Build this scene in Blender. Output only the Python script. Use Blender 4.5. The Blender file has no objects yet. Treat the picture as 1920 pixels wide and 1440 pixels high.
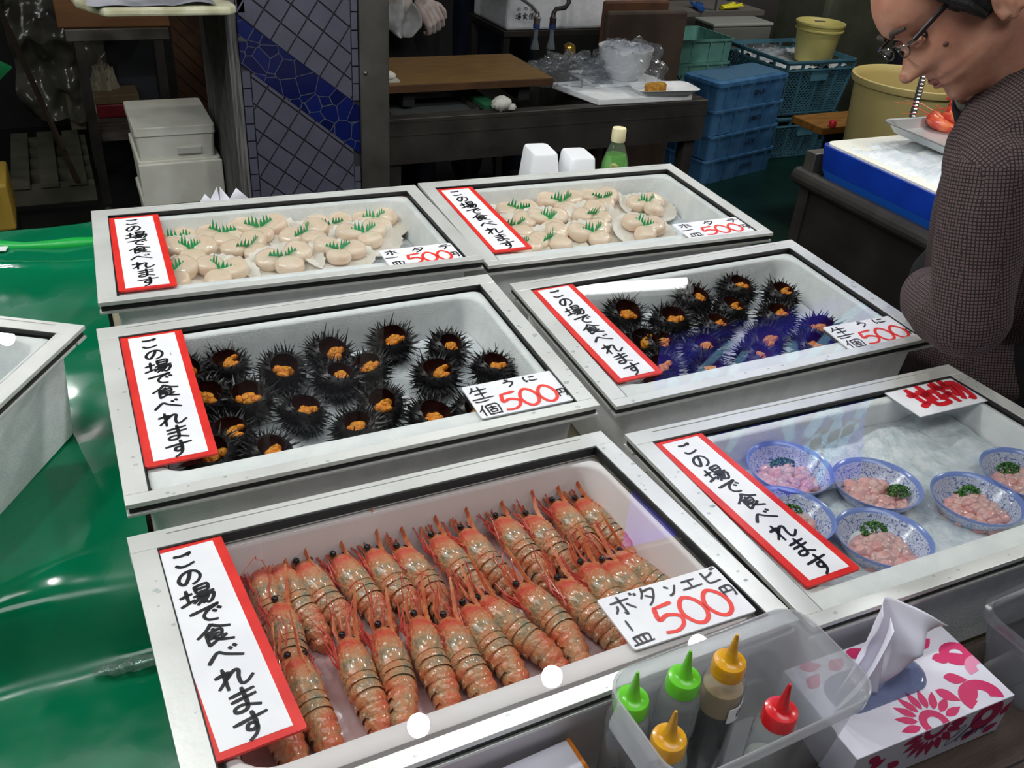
import bpy, bmesh, math, random
import numpy as np
from mathutils import Matrix, Vector, Euler, noise as mnoise
SC = bpy.context.scene
COL = SC.collection
random.seed(7)
PI = math.pi

# ------------------------------------------------------------------ camera
F_PX = 1700.0
Z0 = 0.95                                   # height of the glass lids above the floor
R = np.array([[0.9056, -0.41886, 0.06659], [-0.17278, -0.50775, -0.844], [0.38733, 0.75283, -0.53219]])
CAM = np.array([-0.2869, -1.0852, 0.6905 + Z0])
cam_data = bpy.data.cameras.new('camera')
cam_data.sensor_fit = 'HORIZONTAL'
cam_data.sensor_width = 36.0
cam_data.lens = F_PX / 1920.0 * 36.0
cam_data.clip_start = 0.02
cam = bpy.data.objects.new('camera', cam_data)
COL.objects.link(cam)
_m = Matrix.Identity(4)
for i in range(3):
    _m[i][0] = R[0][i]; _m[i][1] = -R[1][i]; _m[i][2] = -R[2][i]; _m[i][3] = CAM[i]
cam.matrix_world = _m
SC.camera = cam

# ------------------------------------------------------------------ world, lights, exposure
SC.view_settings.view_transform = 'Standard'
SC.view_settings.look = 'None'
SC.view_settings.gamma = 1.0
SC.view_settings.use_curve_mapping = False
SC.view_settings.exposure = 0.0
W = bpy.data.worlds.new('market_air'); SC.world = W
W.use_nodes = True
W.node_tree.nodes['Background'].inputs[0].default_value = (0.80, 0.90, 1.0, 1)
W.node_tree.nodes['Background'].inputs[1].default_value = 0.085

def area_light(name, loc, target, sx, sy, power, color=(1, 1, 1)):
    l = bpy.data.lights.new(name, 'AREA'); l.shape = 'RECTANGLE'; l.size = sx; l.size_y = sy
    l.energy = power; l.color = color
    o = bpy.data.objects.new(name, l); COL.objects.link(o); o.location = loc
    o.rotation_euler = (Vector(target) - Vector(loc)).to_track_quat('-Z', 'Y').to_euler()
    return o
area_light('stall_fill_light', (0.1, -0.95, 2.75), (0.15, -0.6, 0.9), 2.2, 0.5, 16, (0.97, 0.99, 1.0))  # unseen fill added above the front counter to brighten lids and bottles
area_light('left_fill_light', (-1.5, 0.7, 2.7), (-0.2, 0.1, 0.8), 0.5, 1.6, 20, (0.98, 1.0, 0.97))  # added fill without a fixture, lifts the foam stack and green sheet
area_light('right_fill_light', (2.7, -0.6, 2.6), (2.2, 1.0, 0.9), 0.5, 0.5, 18, (1.0, 0.97, 0.90))  # added fill for the right side, kept clear of the lid reflections
area_light('back_fill_light', (3.35, 2.05, 2.95), (3.1, 2.5, 0.4), 0.7, 0.5, 28, (1.0, 0.98, 0.93))  # added overhead fill that brightens the crates in the right background

# the row of hanging bulbs over the lids and the lamps further back, all mirrored in the glass
def lamp_mat(name, strength, col):
    m = bpy.data.materials.new(name); m.use_nodes = True; b = m.node_tree.nodes['Principled BSDF']
    b.inputs['Base Color'].default_value = (.9, .9, .9, 1); b.inputs['Emission Color'].default_value = (*col, 1); b.inputs['Emission Strength'].default_value = strength
    return m
BULB_L, BACK_L, TUBE_L = 385.0, 230.0, 12.0
LAMPS = [((x, y, 2.2), BULB_L) for x, y in ((-.95, .46), (-.45, .47), (.343, .477), (.762, .510), (1.25, .47), (1.813, .418))] + [((-.69, 2.67, 2.2), BACK_L)]

def onplane(u, v, p, n):
    d = R.T @ np.array([(u - 960) / F_PX, (v - 720) / F_PX, 1.0])
    n = np.array(n, float); t = ((np.array(p, float) - CAM) @ n) / (d @ n)
    return Vector(CAM + t * d)
def onz(u, v, z): return onplane(u, v, (0, 0, z), (0, 0, 1))
def ony(u, v, y): return onplane(u, v, (0, y, 0), (0, 1, 0))
def atd(u, v, d): return Vector(CAM + d * (R.T @ np.array([(u - 960) / F_PX, (v - 720) / F_PX, 1.0])))

# ------------------------------------------------------------------ materials
MATS = {}
def srgb(r, g, b):
    f = lambda c: ((c / 255.0) / 12.92) if c / 255.0 < 0.04045 else ((c / 255.0 + 0.055) / 1.055) ** 2.4
    return (f(r), f(g), f(b), 1)
def pm(name, col, rough=0.5, metal=0.0, col2=None, nscale=20, nlo=0.4, nhi=0.6, bump=0, bscale=60, coat=0, sss=0, ior=1.5,
       detail=4, trans=0, emit=None, estr=0, stretch=None, alpha=None):
    if name in MATS: return MATS[name]
    m = bpy.data.materials.new(name); m.use_nodes = True
    nt = m.node_tree; b = nt.nodes['Principled BSDF']
    b.inputs['Base Color'].default_value = srgb(*col)
    b.inputs['Roughness'].default_value = rough
    b.inputs['Metallic'].default_value = metal
    b.inputs['IOR'].default_value = ior
    b.inputs['Coat Weight'].default_value = coat
    b.inputs['Coat Roughness'].default_value = 0.08
    b.inputs['Transmission Weight'].default_value = trans
    if sss:
        b.inputs['Subsurface Weight'].default_value = sss
        b.inputs['Subsurface Radius'].default_value = (0.012, 0.006, 0.004)
        b.inputs['Subsurface Scale'].default_value = 0.5
    if emit:
        b.inputs['Emission Color'].default_value = srgb(*emit); b.inputs['Emission Strength'].default_value = estr
    tc = nt.nodes.new('ShaderNodeTexCoord'); vec = tc.outputs['Object']
    if stretch:
        mp = nt.nodes.new('ShaderNodeMapping'); mp.inputs['Scale'].default_value = stretch
        nt.links.new(vec, mp.inputs[0]); vec = mp.outputs[0]
    if col2:
        n = nt.nodes.new('ShaderNodeTexNoise'); n.inputs['Scale'].default_value = nscale; n.inputs['Detail'].default_value = detail
        nt.links.new(vec, n.inputs['Vector'])
        r = nt.nodes.new('ShaderNodeValToRGB')
        r.color_ramp.elements[0].position = nlo; r.color_ramp.elements[0].color = srgb(*col)
        r.color_ramp.elements[1].position = nhi; r.color_ramp.elements[1].color = srgb(*col2)
        nt.links.new(n.outputs['Fac'], r.inputs[0]); nt.links.new(r.outputs[0], b.inputs['Base Color'])
    if bump:
        n2 = nt.nodes.new('ShaderNodeTexNoise'); n2.inputs['Scale'].default_value = bscale; n2.inputs['Detail'].default_value = 3
        nt.links.new(vec, n2.inputs['Vector'])
        bp = nt.nodes.new('ShaderNodeBump'); bp.inputs['Strength'].default_value = bump; bp.inputs['Distance'].default_value = 0.004
        nt.links.new(n2.outputs['Fac'], bp.inputs['Height']); nt.links.new(bp.outputs[0], b.inputs['Normal'])
    MATS[name] = m
    return m
def thin(name, tint, opaque, rough, gloss_ior, body=(235, 238, 240), bump=0, bscale=30):
    """thin clear or milky plastic / glass: transparent + fresnel gloss + a share of milky diffuse"""
    if name in MATS: return MATS[name]
    m = bpy.data.materials.new(name); m.use_nodes = True
    nt = m.node_tree; nt.nodes.remove(nt.nodes['Principled BSDF'])
    out = nt.nodes['Material Output']
    tr = nt.nodes.new('ShaderNodeBsdfTransparent'); tr.inputs[0].default_value = srgb(*tint)
    base = tr.outputs[0]
    if opaque > 0:
        df = nt.nodes.new('ShaderNodeBsdfDiffuse'); df.inputs[0].default_value = srgb(*body)
        tl = nt.nodes.new('ShaderNodeBsdfTranslucent'); tl.inputs[0].default_value = srgb(*body)
        m1 = nt.nodes.new('ShaderNodeMixShader'); m1.inputs[0].default_value = 0.45
        nt.links.new(df.outputs[0], m1.inputs[1]); nt.links.new(tl.outputs[0], m1.inputs[2])
        m2 = nt.nodes.new('ShaderNodeMixShader'); m2.inputs[0].default_value = opaque
        nt.links.new(base, m2.inputs[1]); nt.links.new(m1.outputs[0], m2.inputs[2]); base = m2.outputs[0]
    gl = nt.nodes.new('ShaderNodeBsdfGlossy'); gl.inputs['Roughness'].default_value = rough
    lw = nt.nodes.new('ShaderNodeLayerWeight'); pw = nt.nodes.new('ShaderNodeMath'); pw.operation = 'POWER'; pw.inputs[1].default_value = 5.0
    nt.links.new(lw.outputs['Facing'], pw.inputs[0]); f0 = ((gloss_ior - 1) / (gloss_ior + 1)) ** 2
    fr = nt.nodes.new('ShaderNodeMath'); fr.operation = 'MULTIPLY_ADD'; fr.inputs[1].default_value = 1 - f0; fr.inputs[2].default_value = f0
    nt.links.new(pw.outputs[0], fr.inputs[0])
    if bump:
        tc = nt.nodes.new('ShaderNodeTexCoord'); n2 = nt.nodes.new('ShaderNodeTexNoise'); n2.inputs['Scale'].default_value = bscale
        nt.links.new(tc.outputs['Object'], n2.inputs['Vector'])
        bp = nt.nodes.new('ShaderNodeBump'); bp.inputs['Strength'].default_value = bump; bp.inputs['Distance'].default_value = 0.01
        nt.links.new(n2.outputs['Fac'], bp.inputs['Height'])
        nt.links.new(bp.outputs[0], gl.inputs['Normal']); nt.links.new(bp.outputs[0], lw.inputs['Normal'])
    mx = nt.nodes.new('ShaderNodeMixShader')
    nt.links.new(fr.outputs[0], mx.inputs[0]); nt.links.new(base, mx.inputs[1]); nt.links.new(gl.outputs[0], mx.inputs[2])
    nt.links.new(mx.outputs[0], out.inputs[0])
    MATS[name] = m
    return m
def nodes_of(m):
    return m.node_tree, m.node_tree.nodes['Principled BSDF']

alu = pm('brushed_aluminium', (228, 229, 224), 0.36, 0.35, (208, 209, 203), 9, 0.35, 0.75, 0.06, 120)
drop_m = thin('water_drop', (235, 240, 242), 0.12, 0.03, 1.45)
gasket = pm('black_rubber', (22, 20, 20), 0.5)
glass = thin('lid_glass', (252, 253, 252), 0.0, 0.0, 1.62)
foam = pm('white_foam', (243, 244, 244), 0.75, 0, (234, 236, 237), 40, bump=0.25, bscale=400)
ice = pm('crushed_ice', (228, 233, 236), 0.25, 0, (206, 214, 220), 45, bump=0.9, bscale=110, sss=0.3)
paper = pm('sign_card', (240, 240, 242), 0.45, 0, (232, 232, 236), 12)
redtape = pm('red_tape', (226, 48, 38), 0.4, 0, (212, 36, 30), 25)
ink = pm('black_marker', (20, 20, 22), 0.4)
redink = pm('red_marker', (236, 54, 40), 0.45)
crimson = pm('crimson_print', (205, 20, 40), 0.5)
steel = pm('worn_stainless', (130, 128, 122), 0.38, 0.75, (92, 89, 84), 7, 0.3, 0.7, 0.1, 60)
darksteel = pm('dark_stainless', (84, 80, 75), 0.42, 0.55, (55, 52, 49), 8, 0.3, 0.7, 0.1, 50)
blackmat = pm('matt_black', (20, 19, 19), 0.8)  # plain matt black shared by stands, seams, cords and boots

# ------------------------------------------------------------------ mesh builder
class MB:
    def __init__(s): s.v = []; s.f = []; s.mi = []
    def add(s, vs, fs, mi=0, M=None):
        o = len(s.v)
        if M is not None: vs = [M @ Vector(p) for p in vs]
        s.v += [tuple(p) for p in vs]
        s.f += [tuple(i + o for i in f) for f in fs]; s.mi += [mi] * len(fs)
        return s
    def box(s, x0, x1, y0, y1, z0, z1, mi=0, M=None):
        vs = [(x0, y0, z0), (x1, y0, z0), (x1, y1, z0), (x0, y1, z0), (x0, y0, z1), (x1, y0, z1), (x1, y1, z1), (x0, y1, z1)]
        return s.add(vs, [(3, 2, 1, 0), (4, 5, 6, 7), (0, 1, 5, 4), (1, 2, 6, 5), (2, 3, 7, 6), (3, 0, 4, 7)], mi, M)
    def loft(s, rings, mi=0, M=None, cap0=True, cap1=True, loop=False):
        n = len(rings[0]); vs = [p for r in rings for p in r]; fs = []
        k = len(rings)
        for i in range(k if loop else k - 1):
            a = i * n; b = ((i + 1) % k) * n
            for j in range(n):
                j2 = (j + 1) % n; fs.append((a + j, a + j2, b + j2, b + j))
        if not loop:
            if cap0: fs.append(tuple(range(n - 1, -1, -1)))
            if cap1: fs.append(tuple((k - 1) * n + j for j in range(n)))
        return s.add(vs, fs, mi, M)
    def lathe(s, prof, n=24, mi=0, M=None, cap0=True, cap1=True):
        return s.loft([[(r * math.cos(2 * PI * j / n), r * math.sin(2 * PI * j / n), z) for j in range(n)] for r, z in prof], mi, M, cap0, cap1)
    def tube(s, pts, rad, n=8, mi=0, M=None, sy=1.0, up=None):
        pts = [Vector(p) for p in pts]; k = len(pts)
        if not hasattr(rad, '__len__'): rad = [rad] * k
        rings = []; ref = None
        for i in range(k):
            t = (pts[min(i + 1, k - 1)] - pts[max(i - 1, 0)])
            if t.length < 1e-9: t = Vector((0, 0, 1))
            t.normalize()
            if ref is None:
                ref = Vector(up) if up else (Vector((0, 0, 1)) if abs(t.z) < 0.9 else Vector((1, 0, 0)))
            a = ref - t * ref.dot(t)
            if a.length < 1e-6: a = Vector((1, 0, 0)) - t * t.x
            a.normalize(); b = t.cross(a)
            if up is None: ref = a
            rings.append([tuple(pts[i] + rad[i] * (b * math.cos(2 * PI * j / n) + a * sy * math.sin(2 * PI * j / n))) for j in range(n)])
        return s.loft(rings, mi, M)
    def ell(s, c, r, nu=14, nv=8, mi=0, M=None, jit=0, rng=None):
        c = Vector(c); vs = [tuple(c + Vector((0, 0, -r[2])))]; fs = []
        for i in range(1, nv):
            p = -PI / 2 + PI * i / nv
            for j in range(nu):
                a = 2 * PI * j / nu
                q = 1 + (rng.uniform(-jit, jit) if jit else 0)
                vs.append((c.x + q * r[0] * math.cos(p) * math.cos(a), c.y + q * r[1] * math.cos(p) * math.sin(a), c.z + q * r[2] * math.sin(p)))
        vs.append(tuple(c + Vector((0, 0, r[2]))))
        for j in range(nu):
            j2 = (j + 1) % nu
            fs.append((0, 1 + j2, 1 + j)); t = 1 + (nv - 2) * nu
            fs.append((t + j, t + j2, len(vs) - 1))
            for i in range(nv - 2):
                a = 1 + i * nu; b = a + nu; fs.append((a + j, a + j2, b + j2, b + j))
        return s.add(vs, fs, mi, M)
    def grid(s, fn, nu, nv, mi=0, M=None, thick=0):
        vs = [fn(i / nu, j / nv) for j in range(nv + 1) for i in range(nu + 1)]
        fs = [(j * (nu + 1) + i, j * (nu + 1) + i + 1, (j + 1) * (nu + 1) + i + 1, (j + 1) * (nu + 1) + i) for j in range(nv) for i in range(nu)]
        return s.add(vs, fs, mi, M)
    def prism(s, poly, z0, z1, mi=0, M=None):
        return s.loft([[(x, y, z0) for x, y in poly], [(x, y, z1) for x, y in poly]], mi, M)
    def build(s, name, mats, parent=None, smooth=True, bevel=0, sub=0, solid=0, angle=40):
        me = bpy.data.meshes.new(name); me.from_pydata(s.v, [], s.f)
        if not isinstance(mats, (list, tuple)): mats = [mats]
        for m in mats: me.materials.append(m)
        me.polygons.foreach_set('material_index', s.mi)
        me.polygons.foreach_set('use_smooth', [smooth] * len(s.f))
        me.update()
        o = bpy.data.objects.new(name, me); COL.objects.link(o)
        if parent is not None: o.parent = parent
        if solid:
            q = o.modifiers.new('solid', 'SOLIDIFY'); q.thickness = solid; q.offset = 0
        if bevel:
            q = o.modifiers.new('bevel', 'BEVEL'); q.width = bevel; q.segments = 2; q.limit_method = 'ANGLE'; q.angle_limit = math.radians(35)
        if sub:
            q = o.modifiers.new('sub', 'SUBSURF'); q.levels = sub; q.render_levels = sub
        if smooth:
            bm = bmesh.new(); bm.from_mesh(me)
            for e in bm.edges:
                if len(e.link_faces) == 2 and e.calc_face_angle(0) > math.radians(angle): e.smooth = False
            bm.to_mesh(me); bm.free()
        return o
def rrect(w, d, r, z, n=5, cx=0, cy=0):
    pts = []
    for qx, qy, a0 in ((1, 1, 0), (-1, 1, PI / 2), (-1, -1, PI), (1, -1, 3 * PI / 2)):
        for k in range(n + 1):
            a = a0 + PI / 2 * k / n
            pts.append((cx + qx * (w / 2 - r) + r * math.cos(a), cy + qy * (d / 2 - r) + r * math.sin(a), z))
    return pts
def tag(o, label, cat, group=None, kind=None):
    if label: o['label'] = label
    if cat: o['category'] = cat
    if group: o['group'] = group
    if kind: o['kind'] = kind
    return o
def thing(name, label, cat, M=None, group=None):
    o = bpy.data.objects.new(name, None); COL.objects.link(o); o.empty_display_size = 0.05
    if M is not None: o.matrix_world = M if isinstance(M, Matrix) else Matrix.Translation(M)
    return tag(o, label, cat, group)
def struct(o): o['kind'] = 'structure'; return o
def dup(root, M, label=None, group=None):
    r = root.copy(); COL.objects.link(r); r.matrix_world = M
    if label: r['label'] = label
    if group: r['group'] = group
    for ch in list(root.children):
        c = ch.copy(); COL.objects.link(c); c.parent = r
        for g in list(ch.children):
            d = g.copy(); COL.objects.link(d); d.parent = c
    return r
def T(x, y, z): return Matrix.Translation((x, y, z))
def RZ(a): return Matrix.Rotation(a, 4, 'Z')
def RX(a): return Matrix.Rotation(a, 4, 'X')
def RY(a): return Matrix.Rotation(a, 4, 'Y')

# ------------------------------------------------------------------ brush lettering (strokes on a 100 x 100 square, y down)
GL = {
 'ko': [[(22, 22), (50, 27), (78, 19), (66, 34)], [(20, 70), (32, 83), (56, 84), (82, 75)]],
 'no': [[(58, 20), (50, 46), (32, 76), (19, 72), (14, 52), (28, 28), (54, 17), (78, 28), (86, 52), (75, 76), (52, 88)]],
 'ba': [[(4, 40), (40, 33)], [(24, 12), (22, 74)], [(0, 82), (42, 66)], [(50, 6), (50, 40)], [(50, 8), (86, 6), (84, 38)], [(51, 23), (84, 21)], [(50, 40), (85, 37)],
        [(40, 53), (100, 46)], [(56, 55), (48, 70), (34, 84)], [(56, 63), (93, 58), (88, 84), (76, 97), (67, 88)], [(67, 62), (56, 80), (42, 97)], [(79, 62), (71, 78), (58, 95)]],
 'de': [[(8, 32), (50, 25), (88, 18), (58, 34), (42, 56), (50, 78), (76, 87)], [(70, 42), (79, 53)], [(84, 34), (94, 45)]],
 'ta_be': [[(50, 2), (34, 24), (4, 48)], [(50, 5), (70, 23), (99, 36)], [(50, 25), (52, 33)], [(30, 40), (28, 93)], [(30, 40), (70, 36), (68, 63)], [(32, 52), (66, 49)], [(32, 65), (68, 62)],
        [(28, 93), (58, 76)], [(80, 66), (58, 80)], [(45, 64), (64, 82), (97, 96)]],
 'be': [[(4, 68), (22, 44), (36, 33), (54, 50), (96, 78)], [(66, 28), (72, 39)], [(79, 22), (86, 34)]],
 're': [[(27, 8), (26, 96)], [(4, 34), (40, 29), (24, 58), (4, 82)], [(24, 56), (52, 29), (65, 33), (60, 60), (62, 85), (76, 87), (98, 66)]],
 'ma': [[(18, 26), (84, 19)], [(18, 47), (84, 41)], [(53, 4), (54, 70), (44, 89), (22, 87), (22, 72), (44, 68), (86, 90)]],
 'su': [[(6, 32), (94, 23)], [(57, 4), (59, 50), (50, 67), (35, 60), (40, 44), (55, 46), (59, 63), (50, 85), (30, 100)]],
 'ho_k': [[(12, 33), (88, 28)], [(50, 8), (50, 90), (40, 82)], [(30, 50), (24, 66), (10, 82)], [(68, 48), (78, 62), (92, 78)]],
 'ta_k': [[(38, 6), (28, 32), (8, 56)], [(36, 24), (82, 20), (70, 53), (46, 81), (22, 97)], [(34, 46), (62, 67)]],
 'te_k': [[(26, 18), (76, 15)], [(6, 43), (96, 38)], [(54, 42), (50, 68), (30, 96)]],
 'n_k': [[(14, 22), (36, 40)], [(12, 88), (46, 76), (92, 28)]],
 'e_k': [[(20, 22), (82, 20)], [(50, 22), (50, 78)], [(4, 83), (98, 78)]],
 'bi_k': [[(20, 14), (20, 74), (34, 87), (86, 82)], [(72, 28), (50, 40), (22, 50)], [(78, 4), (84, 16)], [(91, 0), (98, 12)]],
 'one_h': [[(8, 50), (50, 53), (94, 45)]],
 'one_v': [[(52, 8), (46, 92)]],
 'dish': [[(16, 24), (20, 84)], [(16, 26), (86, 22), (82, 84)], [(38, 26), (40, 84)], [(62, 24), (62, 84)], [(0, 89), (100, 84)]],
 'yen': [[(14, 12), (14, 94)], [(14, 14), (86, 12), (86, 90), (76, 84)], [(50, 14), (50, 52)], [(16, 54), (84, 52)]],
 'nama': [[(28, 6), (22, 26), (6, 44)], [(22, 30), (86, 26)], [(24, 57), (80, 52)], [(53, 4), (53, 86)], [(2, 91), (98, 86)]],
 'u': [[(34, 8), (60, 18)], [(14, 44), (50, 32), (78, 42), (73, 66), (52, 86), (34, 98)]],
 'ni': [[(18, 12), (13, 50), (20, 88), (30, 70)], [(48, 28), (86, 26)], [(43, 67), (56, 81), (94, 76)]],
 'ko_u': [[(26, 4), (18, 30), (0, 56)], [(18, 36), (18, 98)], [(38, 12), (40, 94)], [(38, 14), (94, 10), (94, 94)], [(46, 34), (86, 32)], [(65, 20), (65, 52)], [(52, 52), (53, 74)],
        [(52, 53), (79, 51), (78, 72)], [(53, 73), (79, 71)], [(40, 91), (94, 87)]],
 '5': [[(84, 8), (30, 13)], [(30, 11), (20, 50), (50, 42), (82, 56), (74, 80), (46, 94), (12, 90)]],
 '0': [[(50, 6), (26, 24), (16, 54), (30, 84), (52, 94), (76, 80), (86, 50), (74, 20), (50, 6)]],
 'ji': [[(2, 37), (40, 33)], [(21, 10), (21, 78)], [(0, 86), (42, 71)], [(42, 47), (94, 36), (92, 68), (82, 67)], [(68, 4), (68, 74)], [(51, 24), (51, 80), (59, 91), (96, 89), (97, 74)]],
 'mono': [[(15, 10), (5, 36)], [(8, 31), (44, 29)], [(26, 2), (26, 98)], [(0, 68), (44, 54)], [(58, 4), (50, 26), (40, 42)], [(52, 24), (94, 22), (91, 76), (82, 95), (72, 87)], [(66, 30), (58, 54), (42, 74)], [(80, 30), (72, 58), (50, 92)]],
 'mo_k': [[(22, 18), (80, 16)], [(8, 47), (92, 42)], [(46, 18), (46, 78), (58, 89), (88, 84)]],
 're_k': [[(24, 6), (24, 88), (86, 44)]],
 'ho_h': [[(16, 8), (11, 50), (18, 92)], [(40, 16), (92, 14)], [(38, 40), (94, 38)], [(66, 16), (66, 74), (54, 89), (38, 80), (48, 70), (92, 92)]],
 'n_h': [[(52, 6), (28, 54), (8, 94), (36, 56), (48, 60), (52, 87), (66, 87), (92, 54)]],
 '1': [[(36, 20), (54, 8), (54, 92)]],
 '3': [[(20, 16), (55, 6), (74, 26), (46, 46), (78, 66), (58, 92), (18, 84)]],
 '4': [[(64, 94), (62, 6), (14, 64), (88, 62)]],
 '7': [[(16, 12), (82, 10), (46, 94)]],
 '8': [[(50, 48), (24, 28), (50, 6), (76, 26), (50, 48), (20, 72), (50, 94), (80, 72), (50, 48)]],
 'x': [[(12, 10), (88, 90)], [(86, 8), (14, 92)]],
 'kado': [[(10, 30), (92, 26)], [(50, 8), (50, 92)], [(24, 50), (8, 76)], [(20, 62), (84, 60)], [(30, 80), (78, 78)]],
}
def catmull(pts, k=6):
    if len(pts) < 3: return [(pts[0][0] + (pts[-1][0] - pts[0][0]) * i / k, pts[0][1] + (pts[-1][1] - pts[0][1]) * i / k) for i in range(k + 1)]
    closed = pts[0] == pts[-1]
    q = ([pts[-2]] if closed else [pts[0]]) + list(pts) + ([pts[1]] if closed else [pts[-1]]); out = []
    for i in range(1, len(q) - 2):
        p0, p1, p2, p3 = [np.array(p, float) for p in q[i - 1:i + 3]]
        for j in range(k):
            t = j / k
            out.append(tuple(0.5 * (2 * p1 + (p2 - p0) * t + (2 * p0 - 5 * p1 + 4 * p2 - p3) * t * t + (3 * p1 - p0 - 3 * p2 + p3) * t ** 3)))
    out.append(tuple(q[-2]))
    return out
def write(mb, glyph, cx, cy, w, h, pen, z, M=None, mi=0, flip=False, rng=None, slant=0, rot=0.0):
    """adds one brushed character centred at (cx, cy), as a flat ribbon lying at height z"""
    for st in GL[glyph]:
        pts = catmull(st)
        P = []
        for x, y in pts:
            X = (x - 50) / 100 * w; Y = (50 - y) / 100 * h
            X += slant * Y
            if flip: X, Y = -X, -Y
            c, s_ = math.cos(rot), math.sin(rot)
            P.append(Vector((cx + X * c - Y * s_, cy + X * s_ + Y * c)))
        n = len(P); vs = []; closed = st[0] == st[-1]
        for i in range(n):
            t = (P[min(i + 1, n - 1)] - P[max(i - 1, 0)])
            if closed and i in (0, n - 1): t = P[1] - P[n - 2]
            if t.length < 1e-9: t = Vector((1, 0))
            t.normalize(); nrm = Vector((-t.y, t.x))
            f = i / (n - 1)
            wd = pen * (0.5 if closed else (0.55 - 0.16 * f if 0 < f < 1 else 0.34))
            a = P[i] + nrm * wd; b = P[i] - nrm * wd
            if i == 0 and not closed: a -= t * pen * 0.2; b -= t * pen * 0.2
            vs += [(a.x, a.y, z), (b.x, b.y, z)]
        mb.add(vs, [(2 * i, 2 * i + 1, 2 * i + 3, 2 * i + 2) for i in range(n - 1)], mi, M)
    return mb

# ------------------------------------------------------------------ floor and tables
TT = 0.757                                   # top of the display table
floor_m = pm('wet_concrete_floor', (34, 38, 36), 0.30, 0, (22, 25, 24), 3, 0.35, 0.65, 0.15, 20)
greenfloor = pm('green_floor_paint', (14, 46, 36), 0.35, 0, (9, 34, 27), 4, 0.35, 0.65, 0.1, 20)
mb = MB(); mb.box(-4, 5.2, -2.5, 4.6, -0.1, 0.0); struct(mb.build('floor', floor_m, smooth=False))
wood_cream = pm('cream_painted_wood', (176, 168, 146), 0.6, 0, (150, 140, 116), 6, 0.35, 0.7, stretch=(1, 6, 1))
wood_dark = pm('dark_brown_boards', (74, 58, 48), 0.5, 0, (46, 35, 29), 5, 0.3, 0.7, 0.15, 30, stretch=(1.5, 14, 6))
def table(name, label, x0, x1, y0, y1, top, m, th=0.03, lab_cat='table'):
    t = thing(name, label, lab_cat, T((x0 + x1) / 2, (y0 + y1) / 2, 0))
    w, d = (x1 - x0) / 2, (y1 - y0) / 2
    MB().box(-w, w, -d, d, top - th, top).build('table_top', m, t, False, 0.003)
    for sx in (-1, 1):
        for sy in (-1, 1):
            MB().box(sx * (w - .05) - .025, sx * (w - .05) + .025, sy * (d - .05) - .025, sy * (d - .05) + .025, 0, top - th).build('leg', m, t, False)
    return t
table('display_table', 'cream wooden display table carrying the six glass-lidded seafood boxes', -0.285, 1.03, -0.64, 0.80, TT, wood_cream)
table('side_table', 'low table hidden under the green vinyl sheet at the left', -1.25, -0.30, -0.115, 1.10, TT - 0.004, wood_cream)
table('counter_bench', 'lower bench under the bright green front part of the vinyl sheet', -1.25, -0.335, -0.98, -0.205, 0.685, wood_cream)

# green vinyl sheet
tarp_m = pm('green_vinyl', (6, 126, 84), 0.22, 0, (4, 104, 68), 3, 0.3, 0.7, 0.35, 9, ior=1.5)
nt, b = nodes_of(tarp_m)
tc = [x for x in nt.nodes if x.type == 'TEX_COORD'][0]
wn = nt.nodes.new('ShaderNodeTexNoise'); wn.inputs['Scale'].default_value = 7; wn.inputs['Detail'].default_value = 3; nt.links.new(tc.outputs['Object'], wn.inputs['Vector'])
wr = nt.nodes.new('ShaderNodeMapRange'); wr.inputs[1].default_value = .40; wr.inputs[2].default_value = .62; wr.inputs[3].default_value = .10; wr.inputs[4].default_value = .42
nt.links.new(wn.outputs['Fac'], wr.inputs[0]); nt.links.new(wr.outputs[0], b.inputs['Roughness'])
def sm(a, b_, x):
    t = max(0, min(1, (x - a) / (b_ - a))); return t * t * (3 - 2 * t)
def tarp(u, v):
    x = -1.28 + u * (1.28 - 0.292); y = -1.0 + v * 2.10
    s = sm(-0.200, -0.125, y)
    z = 0.692 + (TT + 0.003 - 0.692) * s
    z += 0.016 * math.exp(-((y + 0.085) / 0.055) ** 2) * (1 - sm(-0.42, -0.30, x) * 0.4)
    n = mnoise.noise(Vector((x * 3.2, y * 2.6, 0.3)))
    z += 0.004 * (n + 0.9) + 0.0055 * (mnoise.noise(Vector((x * 6, y * 4, 5))) + .8) * (.4 + .6 * s) + .0012 * (mnoise.noise(Vector((x * 22, y * 16, 8))) + 1)
    z += 0.005 * math.exp(-((y - 0.93 - 0.05 * math.sin(x * 6)) / 0.012) ** 2) + 0.003 * math.exp(-((x + 0.36 + 0.10 * math.sin(y * 5)) / 0.015) ** 2) * sm(0.2, 0.5, y)
    if y > 1.08: z -= 0.0
    return (x, y, z)
mb = MB().grid(tarp, 90, 190)
t = thing('green_vinyl_sheet', 'glossy wet green vinyl sheet covering the tables at the left', 'sheet', T(0, 0, 0))
mb.build('sheet_surface', tarp_m, t)
mb = MB()
pts = [(-1.28 + 1.0 * i / 20, 1.10 - 0.115 * (i / 20) + 0.006 * math.sin(i * 1.3), TT + 0.012) for i in range(21)]
mb.tube(pts, [0.013 + 0.003 * math.sin(i * 2.1) for i in range(21)], 10)
tag(mb.build('rolled_edge', pm('bright_green_vinyl', (22, 170, 70), 0.35), t), 'bright light green rolled back edge', None)
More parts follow.
